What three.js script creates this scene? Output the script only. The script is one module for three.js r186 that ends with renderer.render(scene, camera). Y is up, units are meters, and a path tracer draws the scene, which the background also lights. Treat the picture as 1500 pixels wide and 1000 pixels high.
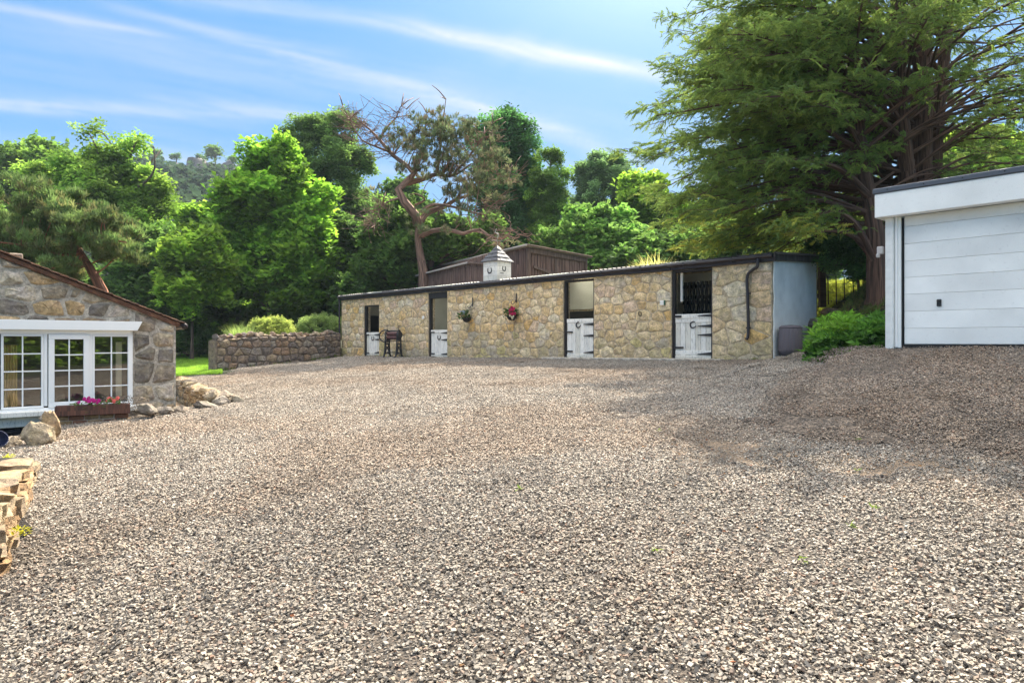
import * as THREE from 'three';
import { mergeGeometries, mergeVertices, toCreasedNormals } from 'three/addons/utils/BufferGeometryUtils.js';

// ---------- camera, sky, sun, exposure ----------
const EYE = 1.5;
const scene = new THREE.Scene();
const camera = new THREE.PerspectiveCamera(53.13, 1.5, 0.1, 2500);
camera.position.set(0, EYE, 0);
camera.lookAt(0, EYE, -10);
const SUN_AZ = 17 * Math.PI / 180, SUN_EL = 46 * Math.PI / 180;       // azimuth to the right of straight ahead
const sunDir = new THREE.Vector3(Math.sin(SUN_AZ) * Math.cos(SUN_EL), Math.sin(SUN_EL), -Math.cos(SUN_AZ) * Math.cos(SUN_EL));
const sun = new THREE.DirectionalLight(new THREE.Color(1.0, 0.91, 0.76), 5.0);
sun.name = 'sun';
sun.position.copy(sunDir).multiplyScalar(120).add(new THREE.Vector3(0, 0, -15));
sun.target.position.set(0, 0, -15);
sun.castShadow = true;
sun.shadow.mapSize.set(4096, 4096);
Object.assign(sun.shadow.camera, { left: -45, right: 45, top: 45, bottom: -45, near: 1, far: 260 });
sun.shadow.radius = 1;
scene.add(sun, sun.target);
const SKY_GAIN = 1.0, EXPOSURE = 3.35;
scene.fog = new THREE.FogExp2(new THREE.Color(0.72, 0.83, 0.95), 0.0003);

// ---------- random numbers and noise ----------
function rng(seed) { let a = seed >>> 0; return () => { a = (a + 0x6d2b79f5) | 0; let t = Math.imul(a ^ (a >>> 15), 1 | a); t = (t + Math.imul(t ^ (t >>> 7), 61 | t)) ^ t; return ((t ^ (t >>> 14)) >>> 0) / 4294967296; }; }
const hash2 = (x, y, s) => { let h = Math.imul(x, 374761393) ^ Math.imul(y, 668265263) ^ Math.imul(s, 2147483647 - 1013); h = Math.imul(h ^ (h >>> 13), 1274126177); return ((h ^ (h >>> 16)) >>> 0) / 4294967296; };
const sstep = (a, b, x) => { const t = Math.min(1, Math.max(0, (x - a) / (b - a))); return t * t * (3 - 2 * t); };
const lerp = (a, b, t) => a + (b - a) * t;
function vnoise(x, y, s = 1, per = 0) {
  const ix = Math.floor(x), iy = Math.floor(y), fx = x - ix, fy = y - iy, u = fx * fx * (3 - 2 * fx), v = fy * fy * (3 - 2 * fy);
  const w = per ? (k) => ((k % per) + per) % per : (k) => k;
  const a = hash2(w(ix), w(iy), s), b = hash2(w(ix + 1), w(iy), s), c = hash2(w(ix), w(iy + 1), s), d = hash2(w(ix + 1), w(iy + 1), s);
  return lerp(lerp(a, b, u), lerp(c, d, u), v);
}
function fbm(x, y, s = 1, oct = 4, per = 0) { let r = 0, a = 0.5, n = 0; for (let i = 0; i < oct; i++) { r += a * vnoise(x, y, s + i * 17, per); n += a; x *= 2; y *= 2; per *= 2; a *= 0.55; } return r / n; }

// ---------- the sky: clear summer blue with thin cirrus, a bright veil out of view above, whiter towards the sun and the horizon ----------
{
  const W = 2048, Hh = 1024, data = new Float32Array(W * Hh * 4);
  // cirrus streaks on a high plane: [x0, z0, x1, z1, half width, strength]
  const streaks = [[-0.95, 1.93, 0.5, 2.52, 0.09, 0.75], [-0.25, 2.2, 0.62, 2.62, 0.15, 0.55], [-1.05, 2.12, 0.3, 3.3, 0.11, 0.55], [-0.4, 2.75, 0.9, 3.9, 0.22, 0.4], [-2.6, 2.75, -1.8, 3.0, 0.13, 0.6],
    [-1.75, 2.9, -0.85, 3.02, 0.17, 0.6], [-1.7, 1.95, -1.22, 2.2, 0.07, 0.6], [-1.35, 2.3, 0.1, 2.95, 0.4, 0.22], [-2.6, 3.7, 1.5, 4.3, 0.5, 0.35], [0.4, 3.1, 1.9, 3.9, 0.3, 0.3]];
  for (let r = 0; r < Hh; r++) {
    const el = ((r + 0.5) / Hh - 0.5) * Math.PI, y = Math.sin(el), ch = Math.cos(el);
    for (let c = 0; c < W; c++) {
      const az = ((c + 0.5) / W - 0.5) * 2 * Math.PI, x = Math.cos(az) * ch, z = Math.sin(az) * ch;
      const cs = x * sunDir.x + y * sunDir.y + z * sunDir.z, yy = Math.max(y, 0.0);
      const h = Math.exp(-yy * 5.6);                                      // horizon whitening
      let R = lerp(0.022, 0.18, h), G = lerp(0.115, 0.265, h), B = lerp(0.275, 0.305, h);
      const halo = 0.22 * Math.exp((cs - 1) * 11) + 2.2 * Math.exp((cs - 1) * 60);
      R += halo; G += halo * 0.97; B += halo * 0.9;
      if (y > 0.03) {
        const px = x / y, pz = -z / y, k = sstep(0.03, 0.12, y);
        const wx = (fbm(px * 1.1, pz * 1.1, 71, 3) - 0.5) * 0.35, wz = (fbm(px * 1.1 + 9, pz * 1.1, 72, 3) - 0.5) * 0.35;
        const ax = (px + wx) * 0.88 + (pz + wz) * 0.47, az2 = -(px + wx) * 0.47 + (pz + wz) * 0.88;   // along and across the wind
        const fine = fbm(ax * 1.6, az2 * 9, 73, 5) * 0.62 + fbm(ax * 2.6 + 7, az2 * 30, 76, 4) * 0.38, broad = fbm(ax * 0.55 + 3, az2 * 1.3, 74, 4);
        let a = sstep(0.5, 0.85, broad * 0.65 + fine * 0.35) * 0.16 + sstep(0.54, 0.74, y) * (0.65 + 0.6 * broad);  // dense bright veil overhead, out of view, placed to light the shaded fronts
        for (const [x0, z0, x1, z1, w, st] of streaks) {
          const dx = x1 - x0, dz = z1 - z0, L2 = dx * dx + dz * dz, qx = px + wx * 0.35, qz = pz + wz * 0.35;
          const t = ((qx - x0) * dx + (qz - z0) * dz) / L2;
          if (t < -0.3 || t > 1.3) continue;
          const dd = Math.abs((qx - x0) * dz - (qz - z0) * dx) / Math.sqrt(L2), ww = w * (0.4 + 1.1 * fbm(t * 7, st * 31, 75, 4));
          a += st * 0.8 * Math.exp(-(dd * dd) / (ww * ww * 0.4)) * sstep(-0.3, 0.15, t) * (1 - sstep(0.85, 1.3, t)) * Math.max(0, 2.1 * fine - 0.45) * 0.85;
        }
        a = Math.min(0.85, a * k);
        const cl = lerp(0.30, 1.1, sstep(0.48, 0.75, y)) + halo * 0.4;
        R = lerp(R, cl * 1.02, a); G = lerp(G, cl, a); B = lerp(B, cl * 0.97, a);
      }
      const o = (r * W + c) * 4; data[o] = R; data[o + 1] = G; data[o + 2] = B; data[o + 3] = 1;
    }
  }
  const t = new THREE.DataTexture(data, W, Hh, THREE.RGBAFormat, THREE.FloatType);
  t.mapping = THREE.EquirectangularReflectionMapping; t.magFilter = t.minFilter = THREE.LinearFilter; t.needsUpdate = true;
  scene.background = t; scene.environment = t; scene.backgroundIntensity = SKY_GAIN; scene.environmentIntensity = SKY_GAIN;
}
// ---------- naming and tagging ----------
const counts = {};
const numbered = (n) => { const k = counts[n] = (counts[n] ?? -1) + 1; return k ? n + '_' + String(k).padStart(3, '0') : n; };
function tag(o, label, category, group, kind) { if (label) o.userData.label = label; if (category) o.userData.category = category; if (group) o.userData.group = group; if (kind) o.userData.kind = kind; return o; }
function thing(name, label, category, pos = [0, 0, 0], turn = 0, group) { const g = new THREE.Group(); g.name = numbered(name); g.position.set(...pos); g.rotation.y = turn; scene.add(g); return tag(g, label, category, group); }
function shade(m) { m.castShadow = true; m.receiveShadow = true; return m; }
function part(name, geo, mat, parent) { const m = shade(new THREE.Mesh(geo, mat)); m.name = name; parent.add(m); return m; }
function single(name, geo, mat, label, category, group, kind) { const m = shade(new THREE.Mesh(geo, mat)); m.name = numbered(name); scene.add(m); return tag(m, label, category, group, kind); }
function struct(name, geo, mat) { const m = shade(new THREE.Mesh(geo, mat)); m.name = numbered(name); scene.add(m); m.userData.kind = 'structure'; return m; }

// ---------- places: a pixel of the 1500 x 1000 photograph and a depth give a point of the yard ----------
const V = (x, y, z) => new THREE.Vector3(x, y, z);
const P = (px, py, d) => V((px - 750) / 1000 * d, EYE - (py - 500) / 1000 * d, -d);
function frame(ox, oy, od, ex, ed) {                                  // a vertical plane through (ox, od) running along (ex, ed); local x along it, z towards the viewer
  const n = Math.hypot(ex, ed), e = [ex / n, ed / n];
  const f = { o: [ox, oy, od], e, turn: Math.atan2(e[1], e[0]), pos: [ox, oy, -od] };
  f.x = (px) => { const u = (px - 750) / 1000; return (u * od - ox) / (e[0] - u * e[1]); };
  f.d = (px) => od + f.x(px) * e[1];
  f.y = (px, py) => EYE - (py - 500) / 1000 * f.d(px) - oy;
  f.world = (x, y, z) => V(ox + e[0] * x + z * e[1], oy + y, -(od + e[1] * x) + z * e[0]);
  return f;
}

// ---------- geometry helpers ----------
function triUV(g, ou = 0, ov = 0) {                                    // uv in metres by the face's main direction
  if (g.index) g = g.toNonIndexed();
  if (!g.attributes.normal) g.computeVertexNormals();
  const p = g.attributes.position, uv = new Float32Array(p.count * 2), a = V(), b = V(), c = V();
  for (let i = 0; i < p.count; i += 3) {
    a.fromBufferAttribute(p, i); b.fromBufferAttribute(p, i + 1); c.fromBufferAttribute(p, i + 2);
    const n = b.clone().sub(a).cross(c.clone().sub(a)), ax = Math.abs(n.x), ay = Math.abs(n.y), az = Math.abs(n.z);
    [a, b, c].forEach((q, k) => { const [u, v] = az >= ax && az >= ay ? [q.x, q.y] : ax >= ay ? [q.z, q.y] : [q.x, q.z]; uv[(i + k) * 2] = u + ou; uv[(i + k) * 2 + 1] = v + ov; });
  }
  g.setAttribute('uv', new THREE.BufferAttribute(uv, 2));
  return g;
}
function clean(g) { g = g.index ? g.toNonIndexed() : g; if (!g.attributes.uv) triUV(g); for (const k of Object.keys(g.attributes)) if (!['position', 'normal', 'uv'].includes(k)) g.deleteAttribute(k); return g; }
const merge = (list) => list.length === 1 ? clean(list[0]) : mergeGeometries(list.map(clean));
function box(w, h, d, x = 0, y = 0, z = 0, c = 0.004, ou = 0, ov = 0) {   // chamfered box about (x, y, z)
  c = Math.min(c, w / 3, h / 3, d / 3);
  const X = w / 2, Y = h / 2, Z = d / 2, pos = [], q = (...v) => { for (const k of [0, 1, 2, 0, 2, 3]) pos.push(...v[k]); }, t = (a, b, e) => pos.push(...a, ...b, ...e);
  const A = (sx, sy, sz) => [sx * X, sy * (Y - c), sz * (Z - c)], B = (sx, sy, sz) => [sx * (X - c), sy * Y, sz * (Z - c)], C = (sx, sy, sz) => [sx * (X - c), sy * (Y - c), sz * Z];
  const fix = (sx, sy, sz, v) => (sx * sy * sz > 0 ? v : [v[0], v[2], v[1]]);
  for (const s of [1, -1]) {
    q(...(s > 0 ? [A(s, -1, 1), A(s, -1, -1), A(s, 1, -1), A(s, 1, 1)] : [A(s, -1, -1), A(s, -1, 1), A(s, 1, 1), A(s, 1, -1)]));
    q(...(s > 0 ? [B(-1, s, 1), B(1, s, 1), B(1, s, -1), B(-1, s, -1)] : [B(-1, s, -1), B(1, s, -1), B(1, s, 1), B(-1, s, 1)]));
    q(...(s > 0 ? [C(-1, -1, s), C(1, -1, s), C(1, 1, s), C(-1, 1, s)] : [C(1, -1, s), C(-1, -1, s), C(-1, 1, s), C(1, 1, s)]));
  }
  for (const a of [1, -1]) for (const b of [1, -1]) {
    const f = (v) => (a * b > 0 ? v : [v[0], v[3], v[2], v[1]]);
    q(...f([A(a, b, 1), A(a, b, -1), B(a, b, -1), B(a, b, 1)]));
    q(...f([B(1, a, b), B(-1, a, b), C(-1, a, b), C(1, a, b)]));
    q(...f([C(a, 1, b), C(a, -1, b), A(a, -1, b), A(a, 1, b)]));
    for (const e of [1, -1]) t(...fix(a, b, e, [A(a, b, e), B(a, b, e), C(a, b, e)]));
  }
  const g = new THREE.BufferGeometry();
  g.setAttribute('position', new THREE.Float32BufferAttribute(pos, 3));
  g.computeVertexNormals();
  triUV(g, ou, ov);
  return g.translate(x, y, z);
}
function beam(a, b, w, h, c = 0.004, up = V(0, 1, 0)) {                    // box from a to b
  const d = b.clone().sub(a), L = d.length(), g = box(w, h, L, 0, 0, 0, c, a.x * 3.1, a.y * 1.7 + a.z);
  d.normalize();
  const s = up.clone().cross(d); if (s.lengthSq() < 1e-6) s.set(1, 0, 0); s.normalize();
  const m = new THREE.Matrix4().makeBasis(s, d.clone().cross(s), d).setPosition(a.clone().add(b).multiplyScalar(0.5));
  return g.applyMatrix4(m);
}
function tube(pts, radii, seg = 7, cap = true, rough = 0, seed = 1) {        // tapered tube through points
  const n = pts.length, pos = [], uv = [], idx = [], R = rng(seed);
  let nrm = V(1, 0, 0), len = 0;
  const jit = Array.from({ length: seg }, () => 1 + (R() - 0.5) * rough);
  for (let i = 0; i < n; i++) {
    const T = pts[Math.min(n - 1, i + 1)].clone().sub(pts[Math.max(0, i - 1)]).normalize();
    if (i === 0) nrm = Math.abs(T.y) > 0.9 ? V(1, 0, 0) : V(0, 1, 0);
    nrm = nrm.clone().sub(T.clone().multiplyScalar(nrm.dot(T))).normalize();
    const bn = T.clone().cross(nrm);
    if (i) len += pts[i].distanceTo(pts[i - 1]);
    for (let k = 0; k <= seg; k++) {
      const a = k / seg * Math.PI * 2, r = radii[i] * jit[k % seg] * (1 + (R() - 0.5) * rough * 0.4 * (k < seg ? 1 : 0));
      const v = pts[i].clone().addScaledVector(nrm, Math.cos(a) * r).addScaledVector(bn, Math.sin(a) * r);
      if (k === seg) pos.push(pos[pos.length - seg * 3], pos[pos.length - seg * 3 + 1], pos[pos.length - seg * 3 + 2]); else pos.push(v.x, v.y, v.z);
      uv.push(k / seg * Math.max(0.2, Math.round(radii[0] * 6.28 * 5) / 5), len);
    }
  }
  const w = seg + 1;
  for (let i = 0; i < n - 1; i++) for (let k = 0; k < seg; k++) { const a = i * w + k; idx.push(a, a + 1, a + w, a + 1, a + w + 1, a + w); }
  if (cap) for (const i of [0, n - 1]) for (let k = 1; k < seg - 1; k++) { const a = i * w; i ? idx.push(a, a + k, a + k + 1) : idx.push(a, a + k + 1, a + k); }
  const g = new THREE.BufferGeometry();
  g.setAttribute('position', new THREE.Float32BufferAttribute(pos, 3)); g.setAttribute('uv', new THREE.Float32BufferAttribute(uv, 2)); g.setIndex(idx);
  g.computeVertexNormals();
  return g.toNonIndexed();
}
function smoothLine(pts, n) { const c = new THREE.CatmullRomCurve3(pts, false, 'centripetal'); return c.getPoints(n); }
function prism(poly, d, c = 0) {                                          // 2-D outline extruded along +z from 0
  const s = new THREE.Shape(poly.map(([x, y]) => new THREE.Vector2(x, y)));
  const g = new THREE.ExtrudeGeometry(s, { depth: d - 2 * c, bevelEnabled: c > 0, bevelSize: c, bevelThickness: c, bevelOffset: -c, bevelSegments: 1, steps: 1 });
  if (c) g.translate(0, 0, c);
  return triUV(g);
}
function rock(rx, ry, rz, seed, detail = 2, rough = 0.28) {                // a weathered block: a ball cut by random planes
  const R = rng(seed), g = mergeVertices(new THREE.IcosahedronGeometry(1, detail).deleteAttribute('uv').deleteAttribute('normal'));
  const p = g.attributes.position, big = detail > 3 ? 1 : 0, planes = Array.from({ length: 15 }, () => [V(R() - 0.5, R() - 0.5, R() - 0.5).normalize(), 0.5 + R() * 0.36]), v = V();
  for (let i = 0; i < p.count; i++) {
    v.fromBufferAttribute(p, i);
    v.multiplyScalar(1.12 / Math.max(Math.abs(v.x), Math.abs(v.y), Math.abs(v.z), 0.72) * 0.8);
    for (const [n, k] of planes) { const d = v.dot(n); if (d > k) v.addScaledVector(n, (k - d) * 0.9); }
    const f = 1.15 + rough * (fbm(v.x * 1.7 + seed, v.y * 1.7 + v.z * 1.3, seed, 3) - 0.5) + rough * 0.5 * (fbm(v.x * 5 + v.z * 2, v.y * 5 - v.z * 3, seed + 7, 2) - 0.5);
    const tp = big ? 1 - 0.3 * sstep(-0.1, 0.9, v.y) : 1, ff = f + big * 0.12 * (Math.abs(fbm(v.x * 3.1 + 4, v.y * 3.1 + v.z * 2.2, seed + 3, 4) - 0.5) * 2 - 0.4);
    p.setXYZ(i, v.x * rx * ff * tp, v.y * ry * ff, v.z * rz * ff * tp);
  }
  return triUV(toCreasedNormals(g, 0.55), R() * 5, R() * 5);
}
function clipHalf(poly, nx, ny, k) {                                     // keep n.p <= k
  const out = [];
  for (let i = 0; i < poly.length; i++) {
    const a = poly[i], b = poly[(i + 1) % poly.length], da = nx * a[0] + ny * a[1] - k, db = nx * b[0] + ny * b[1] - k;
    if (da <= 0) out.push(a);
    if ((da < 0) !== (db < 0) && da !== db) { const t = da / (da - db); out.push([a[0] + (b[0] - a[0]) * t, a[1] + (b[1] - a[1]) * t]); }
  }
  return out;
}
function rubbleCells(poly, sx, sy, jit, seed, vary = 0.5) {               // irregular stones that fill an outline: a weighted cell pattern on jittered courses
  const R = rng(seed), xs = poly.map((p) => p[0]), ys = poly.map((p) => p[1]), x0 = Math.min(...xs), x1 = Math.max(...xs), y0 = Math.min(...ys), y1 = Math.max(...ys), sites = [], q = sx / sy;
  let y = y0 + sy * 0.4, row = 0;
  while (y < y1 + sy * 0.3) {
    let x = x0 + sx * (row % 2 ? 0.1 : 0.55) + (R() - 0.5) * sx * 0.4;
    const rowS = 0.75 + R() * 0.6;
    while (x < x1 + sx * 0.3) { const st = 0.65 + R() * 0.75; sites.push([x + (R() - 0.5) * sx * jit, (y + (R() - 0.5) * sy * jit * 0.62) * q, (R() - 0.35) * vary * sx * sx * 0.25]); x += sx * st; }
    y += sy * rowS; row++;
  }
  const big = poly.map(([a, b]) => [a, b * q]), cells = [];
  for (const a of sites) {
    let c = big;
    for (const b of sites) { if (b === a || Math.abs(b[0] - a[0]) + Math.abs(b[1] - a[1]) > sx * 5) continue; const nx = 2 * (b[0] - a[0]), ny = 2 * (b[1] - a[1]); c = clipHalf(c, nx, ny, b[0] * b[0] + b[1] * b[1] - b[2] - (a[0] * a[0] + a[1] * a[1] - a[2])); if (c.length < 3) break; }
    if (c.length >= 3) cells.push(c.map(([x, yy]) => [x, yy / q]));
  }
  return cells;
}
const polyArea = (c) => { let a = 0; for (let i = 0; i < c.length; i++) { const p = c[i], q = c[(i + 1) % c.length]; a += p[0] * q[1] - q[0] * p[1]; } return a / 2; };
function stoneGeo(cell, proud, joint, R, bulge = 0.012) {                   // one walling stone: rough face, worn arris
  const A = Math.abs(polyArea(cell)), rad = Math.sqrt(A / Math.PI);
  if (rad < 0.035) return null;
  let cx = 0, cy = 0; for (const p of cell) { cx += p[0]; cy += p[1]; } cx /= cell.length; cy /= cell.length;
  const k = 1 - joint / 2 / rad * (0.75 + R() * 0.6);
  let c = cell.map(([x, y]) => [cx + (x - cx) * k, cy + (y - cy) * k]), o = [];
  for (let i = 0; i < c.length; i++) { const a = c[i], b = c[(i + 1) % c.length], l = Math.hypot(b[0] - a[0], b[1] - a[1]); if (l < 0.02) { o.push([(a[0] + b[0]) / 2, (a[1] + b[1]) / 2]); continue; } const f = 0.035 + R() * 0.09; o.push([lerp(a[0], b[0], f), lerp(a[1], b[1], f)], [lerp(a[0], b[0], 1 - f), lerp(a[1], b[1], 1 - f)]); if (l > 0.22) o.splice(o.length - 1, 0, [(a[0] + b[0]) / 2 + (R() - 0.5) * 0.03, (a[1] + b[1]) / 2 + (R() - 0.5) * 0.03]); }
  c = o.map(([x, y]) => [x + (R() - 0.5) * 0.012, y + (R() - 0.5) * 0.012]);
  const n = c.length, pos = [], tx = (R() - 0.5) * 0.07, ty = (R() - 0.5) * 0.07, up = proud * (0.6 + R() * 0.8), idx = [];
  for (const [x, y] of c) pos.push(x, y, -0.012);
  for (const [x, y] of c) { const s = 1 - Math.min(0.25, (0.014 + R() * 0.012) / rad), X = cx + (x - cx) * s, Y = cy + (y - cy) * s; pos.push(X, Y, up + tx * (X - cx) + ty * (Y - cy) + (R() - 0.5) * 0.006); }
  for (const [x, y] of c) { const s = 0.5 + R() * 0.2, X = cx + (x - cx) * s, Y = cy + (y - cy) * s; pos.push(X, Y, up + tx * (X - cx) + ty * (Y - cy) + R() * bulge); }
  pos.push(cx + (R() - 0.5) * rad * 0.3, cy + (R() - 0.5) * rad * 0.3, up + R() * bulge * 1.3);
  for (let i = 0; i < n; i++) { const j = (i + 1) % n; idx.push(i, j, n + i, j, n + j, n + i, n + i, n + j, 2 * n + i, n + j, 2 * n + j, 2 * n + i, 2 * n + i, 2 * n + j, 3 * n); }
  if (polyArea(c) < 0) idx.reverse();
  let g = new THREE.BufferGeometry(); g.setAttribute('position', new THREE.Float32BufferAttribute(pos, 3)); g.setIndex(idx);
  g = toCreasedNormals(g, 0.6);
  const p = g.attributes.position, uv = new Float32Array(p.count * 2), ou = R() * 7, ov = R() * 7;
  for (let i = 0; i < p.count; i++) { uv[2 * i] = p.getX(i) + ou; uv[2 * i + 1] = p.getY(i) + ov; }
  g.setAttribute('uv', new THREE.BufferAttribute(uv, 2));
  return { g, cx, cy, rad };
}

// ---------- textures (one repeat = one metre unless said otherwise) ----------
function tex(size, fn, srgb) {
  const d = new Uint8Array(size * size * 4);
  for (let y = 0; y < size; y++) for (let x = 0; x < size; x++) { const v = fn(x / size, y / size), o = (y * size + x) * 4, q = Array.isArray(v) ? v : [v, v, v]; for (let c = 0; c < 3; c++) d[o + c] = Math.max(0, Math.min(255, q[c] * 255)); d[o + 3] = 255; }
  const t = new THREE.DataTexture(d, size, size); t.wrapS = t.wrapT = THREE.RepeatWrapping; t.magFilter = t.minFilter = THREE.LinearFilter; if (srgb) t.colorSpace = THREE.SRGBColorSpace; t.needsUpdate = true;
  return t;
}
const rep = (t, u, v = u) => { const c = t.clone(); c.repeat.set(u, v); c.needsUpdate = true; return c; };
const T = {};
T.stone = tex(512, (u, v) => { const a = fbm(u * 6, v * 6, 3, 5, 6), b = fbm(u * 24, v * 24, 9, 3, 24), sp = vnoise(u * 160, v * 160, 5, 160) > 0.86 ? -0.13 : 0, k = 0.52 + a * 0.42 + (b - 0.5) * 0.28 + sp; return [k * 1.02, k, k * (0.93 + 0.1 * vnoise(u * 5, v * 5, 31, 5))]; }, true);
T.stoneB = tex(512, (u, v) => fbm(u * 8, v * 8, 13, 5, 8) * 0.7 + vnoise(u * 70, v * 70, 15, 70) * 0.3);
T.mortar = tex(256, (u, v) => { const k = 0.72 + (fbm(u * 12, v * 12, 21, 4, 12) - 0.5) * 0.45 + (vnoise(u * 110, v * 110, 22, 110) - 0.5) * 0.22; return [k, k * 0.985, k * 0.96]; }, true);
T.wood = tex(512, (u, v) => { const w = fbm(u * 3, v * 1, 41, 3, 0), g = fbm(u * 60 + w * 2, v * 3, 42, 4, 0), k = 0.62 + (g - 0.5) * 0.55 + (fbm(u * 7, v * 2, 43, 3) - 0.5) * 0.2; return [k, k * 0.98, k * 0.95]; }, true);
T.woodB = tex(512, (u, v) => fbm(u * 60, v * 3, 42, 4, 0));
T.paint = tex(512, (u, v) => { const d = fbm(u * 4, v * 4, 51, 5, 4), s = fbm(u * 40, v * 6, 52, 3), k = 0.95 + (d - 0.5) * 0.16 - (s > 0.68 ? 0.15 : 0); return [k, k * 0.99, k * 0.965]; }, true);
T.fine = tex(256, (u, v) => fbm(u * 30, v * 30, 61, 4, 30));
T.render = tex(512, (u, v) => { const k = 0.955 + (fbm(u * 3, v * 3, 63, 5, 3) - 0.5) * 0.15 - (vnoise(u * 90, v * 90, 66, 90) > 0.9 ? 0.03 : 0); return [k * 0.99, k, k]; }, true);
T.bark = tex(512, (u, v) => { const w = fbm(u * 4, v * 4, 81, 3, 4), r = fbm(u * 22 + w * 3, v * 5, 82, 4), k = 0.28 + r * 0.75; return [k, k * 0.95, k * 0.9]; }, true);
T.barkB = tex(512, (u, v) => { const w = fbm(u * 4, v * 4, 81, 3, 4); return fbm(u * 22 + w * 3, v * 5, 82, 4); });
T.grit = tex(512, (u, v) => { const k = 0.62 + (vnoise(u * 64, v * 64, 91, 64) - 0.5) * 0.45 + (vnoise(u * 150, v * 150, 92, 150) - 0.5) * 0.4 + (fbm(u * 4, v * 4, 93, 4, 4) - 0.5) * 0.35; return [k, k * 0.97, k * 0.92]; }, true);
T.gritB = tex(512, (u, v) => vnoise(u * 64, v * 64, 91, 64) * 0.6 + vnoise(u * 150, v * 150, 92, 150) * 0.4);
T.earth = tex(512, (u, v) => { const k = 0.55 + (fbm(u * 8, v * 8, 95, 5, 8) - 0.5) * 0.8; return [k, k * 0.95, k * 0.85]; }, true);
T.slate = tex(256, (u, v) => { const k = 0.6 + (fbm(u * 10, v * 20, 97, 4) - 0.5) * 0.6; return [k, k, k * 1.02]; }, true);

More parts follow.
